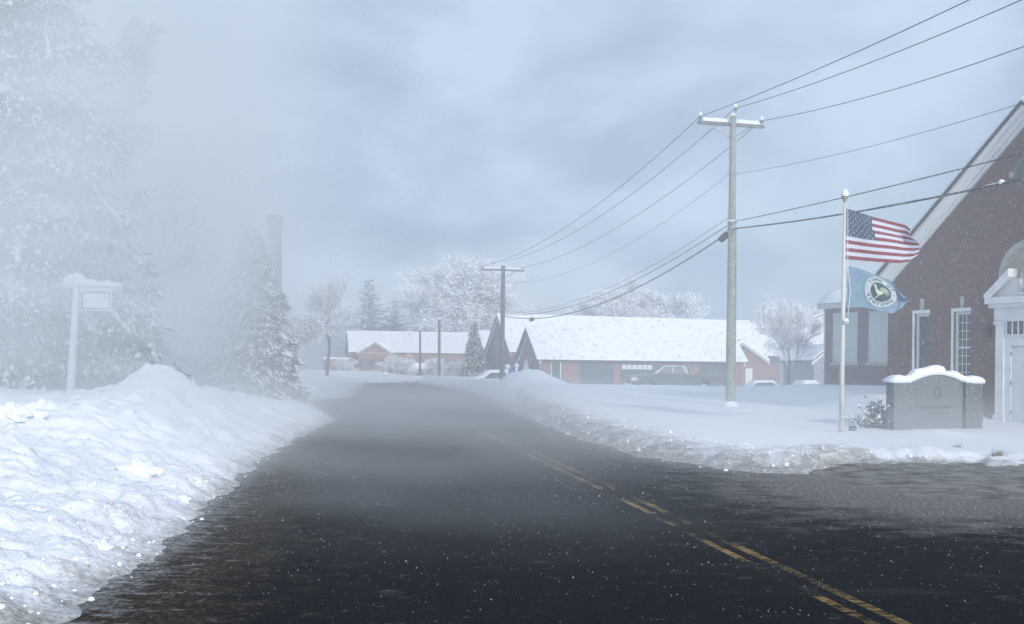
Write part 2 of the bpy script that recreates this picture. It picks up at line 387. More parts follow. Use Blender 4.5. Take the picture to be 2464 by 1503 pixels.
M['engraved'] = mat('darkened engraving', (0.075, 0.07, 0.075), 0.9, 0.1)
M['red'] = mat('faded red cloth', (0.22, 0.050, 0.062), 0.85, 0.2, noise=(24, (0.36, 0.19, 0.22), 0.5, 0.85))
M['flagwhite'] = mat('white cloth', (0.56, 0.58, 0.68), 0.85, 0.2)
M['blue'] = mat('navy cloth', (0.060, 0.092, 0.15), 0.85, 0.2, noise=(24, (0.16, 0.21, 0.27), 0.5, 0.85))
M['lightblue'] = mat('light blue cloth', (0.18, 0.265, 0.345), 0.85, 0.2, noise=(5, (0.23, 0.34, 0.44), 0.35, 0.7))
M['seal'] = mat('pale seal ring', (0.46, 0.53, 0.55), 0.85, 0.2)
M['sealdark'] = mat('dark seal print', (0.055, 0.085, 0.10), 0.85, 0.2)
M['cock'] = mat('pale yellow print', (0.52, 0.58, 0.44), 0.85, 0.2)
M['flagpole'] = mat('white painted pole with rust', (0.60, 0.60, 0.56), 0.5, 0.4, noise=(3, (0.40, 0.30, 0.22), 0.58, 0.75))
M['finial'] = mat('grey brown finial', (0.28, 0.26, 0.22), 0.5, 0.4)
M['black'] = mat('black metal', (0.03, 0.032, 0.035), 0.5, 0.4)
M['bark'] = mat('grey brown bark', (0.10, 0.095, 0.09), 0.95, 0.1, noise=(8, (0.30, 0.30, 0.30), 0.5, 0.8))
M['twig'] = mat('bare twigs', (0.15, 0.135, 0.12), 0.95, 0.1)
M['twigpale'] = mat('rimed twigs', (0.40, 0.37, 0.33), 0.95, 0.1)
M['needle'] = mat('dark green needles', (0.030, 0.048, 0.040), 0.9, 0.1, noise=(3, (0.055, 0.072, 0.060), 0.4, 0.7))
M['shrub'] = mat('dull shrub leaves', (0.06, 0.07, 0.06), 0.9, 0.1)
M['leafbrown'] = mat('brown clinging leaves', (0.20, 0.16, 0.12), 0.9, 0.1)
M['hill'] = mat('wooded hills', (0.08, 0.10, 0.13), 1.0, 0.0, noise=(0.05, (0.16, 0.19, 0.22), 0.4, 0.7))
M['chimney'] = mat('tan brick stack', (0.08, 0.075, 0.075), 0.95, 0.1, noise=(2, (0.12, 0.11, 0.11), 0.4, 0.7))
M['truck'] = mat('grey green car paint', (0.085, 0.105, 0.10), 0.30, 0.5, 0.3)
M['tyre'] = mat('tyre rubber', (0.02, 0.02, 0.022), 0.9, 0.2)
M['chrome'] = mat('bright trim', (0.65, 0.65, 0.62), 0.15, 0.8, 0.9)
M['amber'] = mat('amber lens', (0.55, 0.20, 0.08), 0.3, 0.5)
M['bluesign'] = mat('blue sign face', (0.06, 0.17, 0.36), 0.6, 0.3)
M['darkroof'] = mat('dark roof edge', (0.09, 0.09, 0.095), 0.8, 0.2)
M['slate'] = mat('grey siding', (0.24, 0.27, 0.30), 0.8, 0.2)
M['clod'] = mat('grey snow clods', (0.62, 0.62, 0.62), 0.9, 0.1, noise=(6, (0.34, 0.31, 0.28), 0.5, 0.75), bump=(20, 0.6, 0.03))
M['flake'] = mat('snowflake', (0.88, 0.90, 0.93), 0.8, 0.1)

# ------------------------------------------------------------------ the ground
road_px = [(90, 1503), (290, 1392), (450, 1275), (540, 1185), (620, 1112), (720, 1052), (800, 1014), (788, 1000), (752, 975), (745, 965), (842, 958), (856, 935),
           (880, 922.5), (1000, 922), (1020, 925), (1100, 937), (1130, 944), (1200, 968), (1270, 1002), (1400, 1050), (1500, 1082), (1600, 1105), (1750, 1130), (1900, 1140), (2060, 1118), (2220, 1121), (2464, 1128)]
rw = [ground(px, py) for px, py in road_px]
poly = [(-2.9, -60.0), (-2.95, 0.0)] + [(p.x, p.y) for p in rw]
poly += [(14, 17.4), (60, 19), (60, 5), (12, 2.0), (6.5, -3), (6.0, -60)]
poly = np.array(poly)
def road_dist(x, y):
    """signed distance to the road's outline, positive outside"""
    d = np.full(x.shape, 1e9); inside = np.zeros(x.shape, bool)
    n = len(poly)
    for i in range(n):
        ax, ay = poly[i]; bx, by = poly[(i + 1) % n]
        ex, ey = bx - ax, by - ay
        t = np.clip(((x - ax) * ex + (y - ay) * ey) / (ex * ex + ey * ey), 0, 1)
        d = np.minimum(d, np.hypot(x - ax - t * ex, y - ay - t * ey))
        c = ((ay > y) != (by > y))
        xi = (bx - ax) * (y - ay) / (by - ay + 1e-12) + ax
        inside ^= (c & (x < xi))
    return np.where(inside, -d, d)

def gauss(x, y, cx, cy_, sx, sy, a=0.0):
    c, s = math.cos(a), math.sin(a)
    u = (x - cx) * c + (y - cy_) * s; v = -(x - cx) * s + (y - cy_) * c
    return np.exp(-(u / sx) ** 2 - (v / sy) ** 2)

def height(x, y):
    x = np.asarray(x, float); y = np.asarray(y, float)
    s = road_dist(x, y)
    wob = 0.22 * fbm(x * 0.9, y * 0.9, 4, 3) + 0.10 * fbm(x * 4, y * 4, 3, 9)
    s2 = s + wob
    left = sst(2.0, -2.5, x - np.where(y > 60, (60 - y) * 0.22, 0))
    # left: ploughed bank climbing to a plateau
    plat = 1.22 - 0.10 * sst(30, 60, y)
    ramp_ = 0.27 * s2
    hl = plat * np.tanh(np.maximum(ramp_, 0) / plat) + np.minimum(s2, 0) * 0.25
    hl = hl * (1 - 0.55 * gauss(x, y, -9.5, 46, 5, 9))
    pk = at(362, 850, 21.5); pk2 = at(412, 852, 22.0); rdg = at(500, 897, 25.5)
    hl = hl + 0.38 * gauss(x, y, pk.x, pk.y, 1.0, 1.9) + 0.36 * gauss(x, y, pk2.x, pk2.y, .75, 1.6) + 0.40 * gauss(x, y, rdg.x, rdg.y, 1.0, 3.4) + 0.30 * gauss(x, y, -6.0, 17.5, 1.2, 3.0) * sst(0, 1.5, s)
    rough = sst(-0.1, 0.5, s2) * (0.35 + 0.65 * np.exp(-np.maximum(s - 3.2, 0) / 2.0))
    hl = hl + rough * (0.14 * np.abs(fbm(x * 1.9, y * 1.9, 3, 121)) * (1 + 0.8 * gauss(x, y, pk.x, pk.y, 2.5, 4)) + 0.07 * np.abs(fbm(x * 6, y * 6, 3, 125)) * (y < 45) + 0.11 * fbm(x * 1.3, y * 1.3, 4, 21) + 0.035 * fbm(x * 4.5, y * 4.5, 3, 33) * (y < 60) + 0.03 * fbm(x * 13, y * 13, 3, 41) * (y < 30))
    # right: low dirty windrow, then lawn
    lawn = 0.06 + 0.16 * sst(26, 38, y) + 0.46 * sst(36, 62, y)
    lawn = lawn + 0.62 * sst(31.5, 36.5, y + 0.0) * sst(10.6, 12.2, x) * (1 - sst(46, 56, y)) * (1 - sst(16.5, 19, x))
    lawn = lawn * (1 - sst(63, 68, y) * sst(0.5, 3.5, x)) - 0.8 * sst(64, 76, y) * sst(0.5, 3.5, x)
    bankr = 0.15 * sst(-0.1, 0.9, s2) * np.exp(-np.maximum(s2 - 1.0, 0) / 1.5) * sst(10.5, 6.5, x) * (1 - sst(62, 80, y))
    hr = sst(-0.35, 1.4, s2) * lawn + bankr + np.minimum(s2, 0) * 0.2
    nearr = np.exp(-np.maximum(s2, 0) / 1.6) * sst(-0.6, 0.1, s2)
    hr = hr + nearr * (0.16 * np.abs(fbm(x * 2.6, y * 2.6, 3, 151)) + 0.06 * np.abs(fbm(x * 7, y * 7, 2, 155)) + 0.10 * fbm(x * 2.2, y * 2.2, 4, 51) + 0.05 * fbm(x * 7, y * 7, 3, 61)) + 0.03 * fbm(x * 0.7, y * 0.7, 3, 71) * sst(0, 2, s2)
    p2 = at(1262, 905, 62)
    hr = hr + 0.80 * gauss(x, y, p2.x, p2.y, 1.25, 1.6) + 0.35 * gauss(x, y, p2.x - 1.0, p2.y + 0.3, 0.6, 0.9) + 0.30 * gauss(x, y, p2.x + 1.3, p2.y, 0.9, 1.2) \
        + 0.10 * fbm(x * 2.5, y * 2.5, 4, 81) * gauss(x, y, p2.x, p2.y, 2.4, 2.6)
    # mound in front of the monument
    mq = at(2255, 1040, 26.6)
    hr = hr + 0.13 * gauss(x, y, mq.x, mq.y, 0.85, 0.8)
    h = hl * left + hr * (1 - left)
    far = sst(112, 135, y)
    h = h * (1 - far) + far * (-0.8 + 0.05 * fbm(x * 0.2, y * 0.2, 3, 91))
    h = np.where(s < -0.9, -0.12, h)
    return h

def axis_coords(lo, hi, dense_lo, dense_hi, step, growth):
    a = list(np.arange(dense_lo, dense_hi + step * 0.5, step))
    st = step; v = a[-1]
    while v < hi: st *= growth; v += st; a.append(v)
    st = step; v = a[0]; pre = []
    while v > lo: st *= growth; v -= st; pre.append(v)
    return np.array(pre[::-1] + a)
gx = axis_coords(-1800, 1800, -8.5, 9.0, 0.05, 1.045)
ys = [6.0]
while ys[-1] < 2500: ys.append(ys[-1] + max(0.045, ys[-1] * 0.0058 * (1 if ys[-1] < 120 else 6)))
pre = []; v = 6.0; st = 0.06
while v > -400: st *= 1.15; v -= st; pre.append(v)
gy = np.array(pre[::-1] + ys)
X, Yg = np.meshgrid(gx, gy)
H = height(X, Yg)
S = road_dist(X, Yg)
H = np.where(S < -1.1, -0.12, H)
nx, ny = len(gx), len(gy)
me = bpy.data.meshes.new('snow_ground')
me.vertices.add(nx * ny); me.vertices.foreach_set('co', np.stack([X, Yg, H], -1).astype(np.float32).ravel())
ii = (np.arange(ny - 1)[:, None] * nx + np.arange(nx - 1)[None, :]).ravel()
Q = np.stack([ii, ii + 1, ii + 1 + nx, ii + nx], -1).astype(np.int32)
me.loops.add(Q.size); me.loops.foreach_set('vertex_index', Q.ravel())
me.polygons.add(len(Q)); me.polygons.foreach_set('loop_start', np.arange(0, Q.size, 4, dtype=np.int32)); me.polygons.foreach_set('loop_total', np.full(len(Q), 4, dtype=np.int32))
me.polygons.foreach_set('use_smooth', np.ones(len(Q), bool))
dirt = np.where(X > 0.2, 0.95 * np.exp(-(np.maximum(S, 0) / 1.3) ** 1.5) * (Yg < 90), 0.85 * np.exp(-np.maximum(S, 0) / 0.35))
dirt = dirt * np.where(X > 6.4, sst(0.5, 0.0, S), 1)
grit = np.where(X > 0.2, 0.8 * np.exp(-np.maximum(S, 0) / 2.2), 0.9 * np.exp(-np.maximum(S, 0) / 2.2))
for nm, arr in (('dirt', dirt), ('grit', grit)):
    a = me.attributes.new(nm, 'FLOAT', 'POINT'); a.data.foreach_set('value', arr.astype(np.float32).ravel())
me.materials.append(M['ground']); me.update(); me.validate()
gob = bpy.data.objects.new('ground', me); COL.objects.link(gob); tag(gob, kind='structure')

def gz(x, y): return float(height(np.array([x]), np.array([y]))[0])

# road sheet (extends a little beneath the snow)
rx = gx[(gx > -24) & (gx < 62)]; ry = gy[(gy > -80) & (gy < 126)]
RX, RY = np.meshgrid(rx, ry); RS = road_dist(RX, RY)
okv = ((RX < 8.5) | (RY < 24))
ii = (np.arange(len(ry) - 1)[:, None] * len(rx) + np.arange(len(rx) - 1)[None, :])
kq = (okv[:-1, :-1] & okv[1:, 1:] & (RS[:-1, :-1] < 1.5)).ravel(); ii = ii.ravel()[kq]
Q = np.stack([ii, ii + 1, ii + 1 + len(rx), ii + len(rx)], -1).astype(np.int32)
used = np.unique(Q); remap = np.full(len(rx) * len(ry), -1, np.int32); remap[used] = np.arange(len(used))
me = bpy.data.meshes.new('road'); me.vertices.add(len(used))
co = np.stack([RX, RY, RX * 0], -1).reshape(-1, 3)[used]; me.vertices.foreach_set('co', co.astype(np.float32).ravel())
Q = remap[Q]; me.loops.add(Q.size); me.loops.foreach_set('vertex_index', Q.ravel())
me.polygons.add(len(Q)); me.polygons.foreach_set('loop_start', np.arange(0, Q.size, 4, dtype=np.int32)); me.polygons.foreach_set('loop_total', np.full(len(Q), 4, dtype=np.int32))
dd = np.maximum(-RS, 0)
sand = np.where(RX < 1.0, 1.1 * np.exp(-(dd / np.where(RY < 22, 1.0, .5)) ** 1.3), 0)
slu = np.where(RX > -1.0, 1.0 * np.exp(-(dd / 0.75) ** 1.2), 0.45 * np.exp(-dd / 0.3))
slu = np.maximum(slu, 1.0 * sst(1.0, 5.5, RX) * sst(8.5, 14.5, RY))
rim = np.where(RX < 1.0, 0.62 * np.exp(-dd / .45), 0.5 * np.exp(-dd / .4))
for nm, arr in (('sand', sand), ('slush', slu), ('rim', rim)):
    a = me.attributes.new(nm, 'FLOAT', 'POINT'); a.data.foreach_set('value', arr.ravel()[used].astype(np.float32))
me.materials.append(M['asphalt']); me.update(); me.validate()
rob = bpy.data.objects.new('road', me); COL.objects.link(rob); tag(rob, kind='structure')

# thin slush lying on the road edges
def slush(name, x0, x1, y0, y1, st, fn, matr):
    xs = np.arange(x0, x1, st); yy = np.arange(y0, y1, st)
    XX, YY = np.meshgrid(xs, yy)
    Z = fn(XX, YY)
    n = len(xs); m_ = len(yy)
    v = np.stack([XX, YY, Z], -1).reshape(-1, 3)
    i = (np.arange(m_ - 1)[:, None] * n + np.arange(n - 1)[None, :])
    keep = (np.maximum.reduce([Z[:-1, :-1], Z[1:, :-1], Z[:-1, 1:], Z[1:, 1:]]) > 0.0).ravel()
    i = i.ravel()[keep]
    q = np.stack([i, i + 1, i + 1 + n, i + n], -1)
    me = bpy.data.meshes.new(name); me.from_pydata(v.tolist(), [], q.tolist()); me.materials.append(matr)
    bm = bmesh.new(); bm.from_mesh(me); bmesh.ops.delete(bm, geom=[v for v in bm.verts if not v.link_faces], context='VERTS'); bm.to_mesh(me); bm.free()
    me.polygons.foreach_set('use_smooth', np.ones(len(me.polygons), bool))
    o = bpy.data.objects.new(name, me); COL.objects.link(o); return o
M['slush'] = mat('grey road slush', (0.22, 0.21, 0.20), 0.85, 0.12, noise=(3, (0.07, 0.065, 0.062), 0.40, 0.66), bump=(9, 0.5, 0.04))
M['slushb'] = mat('brown sandy slush', (0.055, 0.048, 0.042), 0.7, 0.2, noise=(9, (0.26, 0.25, 0.25), 0.56, 0.8), bump=(16, 0.9, 0.04))
def slush_right(x, y):
    cover = 0.9 * sst(3.2, 6.0, x) * sst(12.6, 15.2, y - 0.0 * x) * (1 - sst(18.4, 19.2, y)) + 0.35 * sst(2.5, 8, x) * sst(11, 15, y)
    cover = cover + 0.45 * sst(0, 1.0, x) * np.exp(-np.maximum(-road_dist(x, y), 0) / 0.5) * (y > 16)
    return 0.055 * (cover - 0.52) + 0.05 * fbm(x * 0.55, y * 1.7, 5, 101, 0.6) + 0.007 * fbm(x * 4, y * 5, 3, 111) - 0.004
def slush_left(x, y):
    s = road_dist(x, y)
    cover = np.exp(-np.maximum(-s, 0) / 0.55)
    return 0.055 * (cover - 0.50) + 0.035 * fbm(x * 1.2, y * 1.0, 5, 131, 0.62) + 0.010 * fbm(x * 9, y * 9, 2, 141) - 0.003
tag(slush('slush', 1.0, 14.0, 11.0, 27.0, 0.07, slush_right, M['slush']), kind='structure')

# double yellow line: two worn strips
l1 = [(2290, 1560), (2167, 1498), (1900, 1374), (1692, 1278), (1621, 1242), (1429, 1154), (1317, 1104), (1215, 1058), (1140, 1023)]
c1 = [ground(*p) for p in l1]
def strip(off, wdt):
    b = MB(); V = []
    for i, p in enumerate(c1):
        t = (c1[min(i + 1, len(c1) - 1)] - c1[max(i - 1, 0)]).normalized(); nrm = Vector((-t.y, t.x, 0))
        for k in (off - wdt / 2, off + wdt / 2): q = p + nrm * k; V.append((q.x, q.y, 0.004))
    b.add(V, [(2 * i, 2 * i + 1, 2 * i + 3, 2 * i + 2) for i in range(len(c1) - 1)])
    return b
tag(strip(0.0, 0.09).build('road_marking', M['paint']), kind='structure')
tag(strip(0.20, 0.085).build('road_marking', M['paint']), kind='structure')

# far wooded hills
hb = MB(); hx = np.linspace(-900, 900, 181)
V = []
for x in hx:
    z = 20 + 6 * float(fbm(np.array([x * 0.004]), np.array([0.3]), 3, 5)[0]) - 0.004 * x
    V += [(x, 370, -5), (x, 420, z), (x, 560, z * 0.8), (x, 680, -5)]
hb.add(V, [(4 * i + k, 4 * i + 4 + k, 4 * i + 5 + k, 4 * i + 1 + k) for i in range(len(hx) - 1) for k in range(3)])
tag(hb.build('hills', M['hill'], smooth=True), kind='structure')

# ------------------------------------------------------------------ lettering helper
def text_tris(s, size, bold=0.0):
    cu = bpy.data.curves.new('t', 'FONT'); cu.body = s; cu.size = size; cu.align_x = 'CENTER'; cu.align_y = 'CENTER'; cu.offset = bold
    cu.resolution_u = 3
    o = bpy.data.objects.new('t', cu); COL.objects.link(o)
    dg = bpy.context.evaluated_depsgraph_get(); me = bpy.data.meshes.new_from_object(o.evaluated_get(dg))
    vs = [(v.co.x, v.co.y) for v in me.vertices]; fs = [tuple(p.vertices) for p in me.polygons]
    bpy.data.objects.remove(o); bpy.data.curves.remove(cu); bpy.data.meshes.remove(me)
    return vs, fs

# ------------------------------------------------------------------ trees
def rnd_unit(rng, n):
    v = rng.normal(size=(n, 3)); return v / np.linalg.norm(v, axis=1, keepdims=True)

def conifer(px, base, Hh, R, seed, label, nb=70, dens=1.0, lean=(0, 0), snow=1.0, group=None, droop=0.45, sparse=0.0, name='snowy_conifer', cat='tree', bare=0.06):
    rng = np.random.default_rng(seed)
    t = thing(name, label, cat, base, group)
    bx, by, bz = base
    top = np.array([bx + lean[0], by + lean[1], bz + Hh])
    bot = np.array([bx, by, bz - 0.3])
    tb = MB()
    pts = [bot + (top - bot) * k / 8 + np.array([math.sin(k * 1.3 + seed) * 0.01 * Hh, 0, 0]) * (0 < k < 8) for k in range(9)]
    tb.tube(pts, [max(0.012, 0.016 * Hh * (1 - k / 8.3)) for k in range(9)], 7)
    TR = []; SN = []
    for b in range(nb):
        fz = bare + (0.985 - bare) * (b + rng.random()) / nb
        prof = (1 - fz) ** 0.75 * (0.8 + 0.35 * rng.random())
        if rng.random() < sparse: continue
        Lb = max(0.12 * R, R * prof)
        a = b * 2.399 + rng.normal() * 0.3
        o = bot + (top - bot) * fz
        d = np.array([math.cos(a), math.sin(a), 0.18 + 0.35 * fz])
        nseg = max(3, int(Lb / 0.35)); prev = o
        bp_ = [o]
        for k in range(1, nseg + 1):
            q = k / nseg
            p = o + d * Lb * q + np.array([0, 0, -droop * Lb * q * q * (1 + 0.2 * rng.normal())])
            bp_.append(p)
        tb.tube(bp_, [0.006 * Hh * 0.4 * (1 - 0.8 * k / nseg) * max(0.4, Lb / R) + 0.004 for k in range(nseg + 1)], 4, cap=False)
        side = np.array([-math.sin(a), math.cos(a), 0])
        if snow > .5:
            rb = []
            for k in range(nseg * 2 + 1):
                q = k / (nseg * 2); pp = bp_[int(q * nseg)] * (1 - (q * nseg) % 1) + bp_[min(nseg, int(q * nseg) + 1)] * ((q * nseg) % 1)
                wd_ = (.05 + .20 * Lb * .3 * math.sin(math.pi * min(1, .15 + q * .9))) * (.5 + rng.random())
                rb.append((pp + side * wd_ + np.array([0, 0, -.25 * wd_]), pp + np.array([0, 0, .05 + .3 * wd_]), pp - side * wd_ * (.6 + .6 * rng.random()) + np.array([0, 0, -.25 * wd_])))
            for k in range(len(rb) - 1):
                A_, B_ = rb[k], rb[k + 1]
                for (u_, v_) in ((0, 1), (1, 2)): SN.append(np.stack([A_[u_], A_[v_], B_[v_]])); SN.append(np.stack([A_[u_], B_[v_], B_[u_]]))
        for k in range(1, nseg + 1):
            q = k / nseg
            wspread = Lb * 0.30 * (1.15 - q * 0.7)
            ncl = max(2, int(3 * dens))
            for c in range(ncl):
                sd_ = (rng.random() * 2 - 1) * wspread
                cc = bp_[k] + side * sd_ + np.array([0, 0, -abs(sd_) * 0.35]) + rng.normal(size=3) * 0.05
                nn = int(11 * dens)
                sz = 0.16 + 0.10 * Lb / max(R, .1)
                dirs = rnd_unit(rng, nn) * np.array([1, 1, 0.5]) + d * 0.6 * np.array([1, 1, 0]) + np.array([0, 0, -0.55])
                st_ = cc + rng.normal(size=(nn, 3)) * sz * 0.45
                wv = rnd_unit(rng, nn) * sz * 0.16
                en = st_ + dirs * sz * (0.6 + 0.8 * rng.random((nn, 1)))
                TR.append(np.stack([st_ - wv, st_ + wv, en], 1))
                if rng.random() < 0.85 * snow:
                    ns = 7
                    cs = cc + rng.normal(size=(ns, 3)) * np.array([sz * 0.8, sz * 0.8, sz * .25]) + np.array([0, 0, 0.04])
                    for q3 in range(ns):
                        ang = rng.random() * 6.28; rr = sz * (0.10 + 0.22 * rng.random() ** 2)
                        ring = np.array([[math.cos(ang + j * 1.2566) * rr * (0.6 + 0.7 * rng.random()), math.sin(ang + j * 1.2566) * rr * (0.6 + 0.7 * rng.random()), -0.10 * sz - 0.30 * sz * rng.random()] for j in range(5)]) + cs[q3]
                        ring[:, 2] -= 0.35 * np.maximum(0, (ring - cs[q3]) @ (d / np.linalg.norm(d)))
                        ctr = cs[q3] + np.array([0, 0, 0.10 * sz])
                        for j in range(5): SN.append(np.stack([ctr, ring[j], ring[(j + 1) % 5]]))
    tb.build('trunk', M['bark'], t)
    tri_object('crown', np.concatenate(TR), None, [M['needle']], t)
    if SN: tri_object('snow_load', np.array(SN), None, [M['frost']], t)
    return t

def bare_tree(base, Hh, seed, label, spread=0.75, depth=6, group=None, snow_thr=0.0, trunk_r=None, split=3, up=0.25, fork=0.28, name='snowy_tree', cat='tree', leaves=0, fine=1.0, first=0.22, thick=1.0, puff=0.0, rmin=0.0, wide=1.0):
    rnd = random.Random(seed)
    t = thing(name, label, cat, base, group)
    tb, cb = MB(), MB(); tips = []
    def seg(mbx, p0, p1, r0, r1, n):
        t_ = (p1 - p0)
        if t_.length < 1e-6: return
        t_.normalize(); ref = Vector((0, 0, 1)) if abs(t_.z) < 0.95 else Vector((1, 0, 0))
        s = t_.cross(ref).normalized(); u = s.cross(t_).normalized(); V = []
        for (p, r) in ((p0, r0), (p1, r1)):
            for k in range(n):
                a = 2 * math.pi * k / n + math.pi / 2
                V.append(p + (s * math.cos(a) + u * math.sin(a)) * r)
        b = mbx.n; mbx.v.extend([tuple(q) for q in V]); mbx.n += 2 * n
        for k in range(n):
            k2 = (k + 1) % n
            a = 2 * math.pi * (k + 0.5) / n + math.pi / 2
            nz = (s * math.cos(a) + u * math.sin(a)).z
            mbx.f.append((b + k, b + k2, b + n + k2, b + n + k)); mbx.m.append(1 if nz > snow_thr else 0)
    def grow(p, d, ln, r, lv):
        nseg = 3 if lv < 3 else 2
        q = p; dd = d.copy()
        for i in range(nseg):
            dd = (dd + Vector((rnd.gauss(0, .16), rnd.gauss(0, .16), rnd.gauss(0, .10) + up * 0.3))).normalized()
            q2 = q + dd * ln / nseg
            r2 = max(rmin, r * (1 - 0.3 * (i + 1) / nseg))
            if puff and lv >= 3:
                for _k in range(2): tips.append((q2 + Vector((rnd.gauss(0, puff * 1.6), rnd.gauss(0, puff * 1.6), rnd.gauss(0, puff * 1.2))), puff * (.3 + .9 * rnd.random())))
            seg(tb if lv < 2 else cb, q, q2, r * (1 - 0.3 * i / nseg), r2, 6 if lv < 2 else (4 if lv < 4 else 3))
            q = q2
            if lv >= 1 and lv < depth and rnd.random() < 0.55:
                ax = Vector((rnd.gauss(0, 1), rnd.gauss(0, 1), rnd.gauss(0, .5))).normalized()
                grow(q, (dd + ax * spread * 1.1).normalized(), ln * 0.55, r2 * 0.55, lv + 1)
        if lv < depth:
            for k in range(split if lv < 3 else 2 + (rnd.random() < 0.5 * fine)):
                ax = Vector((rnd.gauss(0, 1), rnd.gauss(0, 1), rnd.gauss(0, .6))).normalized()
                grow(q, (dd + ax * spread).normalized(), ln * (0.62 + 0.25 * rnd.random()), r * 0.62, lv + 1)
    tr = trunk_r or Hh * 0.018
    p0 = Vector(base) - Vector((0, 0, .3))
    lean = Vector((rnd.gauss(0, .03), rnd.gauss(0, .03), 1)).normalized()
    grow(p0, lean, Hh * first + .3, tr, 0)
    # fit to height
    zmax = max([v[2] for v in cb.v]) if cb.v else base[2] + Hh
    k = Hh / max(zmax - base[2], .1)
    for m_ in (tb, cb):
        m_.v = [(base[0] + (v[0] - base[0]) * k * wide, base[1] + (v[1] - base[1]) * k * wide, base[2] + (v[2] - base[2]) * k) for v in m_.v]
    o = tb.build('trunk', [M['bark'], M['frost']], t)
    if tips:
        TRI = []
        for q, pr in tips:
            c_ = np.array([base[0] + (q.x - base[0]) * k * wide, base[1] + (q.y - base[1]) * k * wide, base[2] + (q.z - base[2]) * k])
            A = [c_ + np.array([rnd.gauss(0, pr), rnd.gauss(0, pr), rnd.gauss(0, pr * .6)]) for _ in range(4)]
            TRI += [(A[0], A[1], A[2]), (A[0], A[2], A[3]), (A[0], A[3], A[1]), (A[1], A[3], A[2])]
        tri_object('snow_load', np.array(TRI), None, [M['frost']], t)
    o = cb.build('crown', [M['twig'] if not puff else M['twigpale'], M['frost']], t)
    return t

# ------------------------------------------------------------------ utility poles and wires
def utility_pole(base, Ht, r0, r1, arm_half, top_pin, matp, label, armdir, braces=True, comm_z=None, snow=True, bracket=None):
    t = thing('utility_pole', label, 'utility pole', base, 'utility poles carrying the power line')
    b = Vector(base); a = Vector((armdir[0], armdir[1], 0)).normalized(); nrm = Vector((a.y, -a.x, 0))
    if nrm.y > 0: nrm = -nrm                      # face of the pole turned to the camera
    mb = MB(); mb.tube([b + Vector((0, 0, -0.5)), b + Vector((0, 0, Ht * .5)), b + Vector((0, 0, Ht))], [r0, (r0 + r1) / 2, r1], 18)
    mb.build('pole', matp, t, smooth=False)
    T = Matrix.Translation(b) @ Matrix(((a.x, nrm.x, 0, 0), (a.y, nrm.y, 0, 0), (0, 0, 1, 0), (0, 0, 0, 1)))
    az = Ht - 0.28
    off = r1 + 0.055
    MB(T).box((-arm_half, -off - 0.045, az - 0.06), (arm_half, -off + 0.045, az + 0.06)).build('crossarm', M['armwood'], t)
    ins = []
    if braces:
        for s_ in (-1, 1):
            MB(T).tube([(s_ * arm_half * 0.62, -off - 0.05, az - 0.05), (s_ * 0.06, -r1 - 0.02, az - 0.50)], 0.022, 6).build('brace', M['steel'], t)
    def insulator(c, pin):
        i = MB(); i.lathe(c, [(0.012, -pin), (0.012, 0), (0.055, 0.0), (0.085, 0.02), (0.05, 0.05), (0.035, 0.06), (0.075, 0.07), (0.07, 0.09), (0.035, 0.11), (0.045, 0.15), (0.03, 0.18)], 12)
        o = i.build('insulator', M['porcelain'], t, smooth=True)
        if snow:
            s2 = MB(); s2.lathe((c[0], c[1], c[2] + 0.10), [(0.04, 0), (0.075, 0.02), (0.085, 0.07), (0.065, 0.14), (0.03, 0.17)], 10); s2.build('snow_cap', M['snow'], o, smooth=True)
        return Vector((c[0], c[1], c[2] + 0.10))
    for s_ in (-1, 1):
        c = T @ Vector((s_ * (arm_half - 0.10), -off, az + 0.12)); ins.append(insulator(c, 0.16))
    if top_pin:
        c = T @ Vector((0.10, -off * 0.3 + 0.02, Ht + 0.20)); ins.insert(1, insulator(c, 0.45))
    if snow:
        sb = MB(T); rn = random.Random(5); V = []; Fc = []
        def ridge(xa, xb):
            n = 14; V = []; Fc = []
            for i in range(n + 1):
                x = xa + (xb - xa) * i / n; e = min(i, n - i) / n
                hh = (0.145 + rn.gauss(0, .008)) * min(1, (e * 8) ** 0.5 + 0.35)
                for (yy, zz) in ((-0.055, 0.0), (-0.066, hh * .6), (-0.03, hh), (0.03, hh), (0.066, hh * .6), (0.055, 0.0)):
                    V.append((x, -off + yy, az + 0.058 + zz))
            for i in range(n):
                for k in range(5): Fc.append((i * 6 + k, i * 6 + k + 1, i * 6 + 7 + k, i * 6 + 6 + k))
            Fc.append(tuple(range(6))); Fc.append(tuple(range(n * 6, n * 6 + 6))[::-1]); return V, Fc
        sb.add(*ridge(-arm_half + 0.16, -0.02 - r1)); sb.add(*ridge(r1 + 0.01, arm_half - 0.16))
        sb.build('snow_ridge', M['snow'], t, smooth=True)
        s3 = MB(); s3.lathe(b + Vector((0, 0, Ht - 0.02)), [(r1, 0), (r1 * 1.02, 0.05), (r1 * .7, 0.11), (r1 * .2, .13)], 12); s3.build('snow_cap', M['snow'], t, smooth=True)
    return t, ins, T, off

NPB = ground(1757, 980, 0.22); NPB.z = gz(NPB.x, NPB.y)
NY = NPB.y
ntop = at(1763, 280, NY).z - NPB.z
FPB = at(1208, 922, 74); FPB.z = gz(FPB.x, FPB.y)
ftop = at(1208, 640, 74).z - FPB.z
ldir = Vector((NPB.x - FPB.x, NPB.y - FPB.y)); armd = Vector((-ldir.y, ldir.x)); armd.normalize()
near_pole, ni, NT, noff = utility_pole(NPB, ntop, 0.185, 0.115, 1.34, True, M['pole'], 'tall grey green utility pole with a snow topped crossarm on the lawn', armd)
far_pole, fi, FT, foff = utility_pole(FPB, ftop, 0.17, 0.13, 1.5, False, M['oldpole'], 'dark distant utility pole standing beside the ploughed snow heap', armd)
ni.sort(key=lambda v: v.x); fi.sort(key=lambda v: v.x)
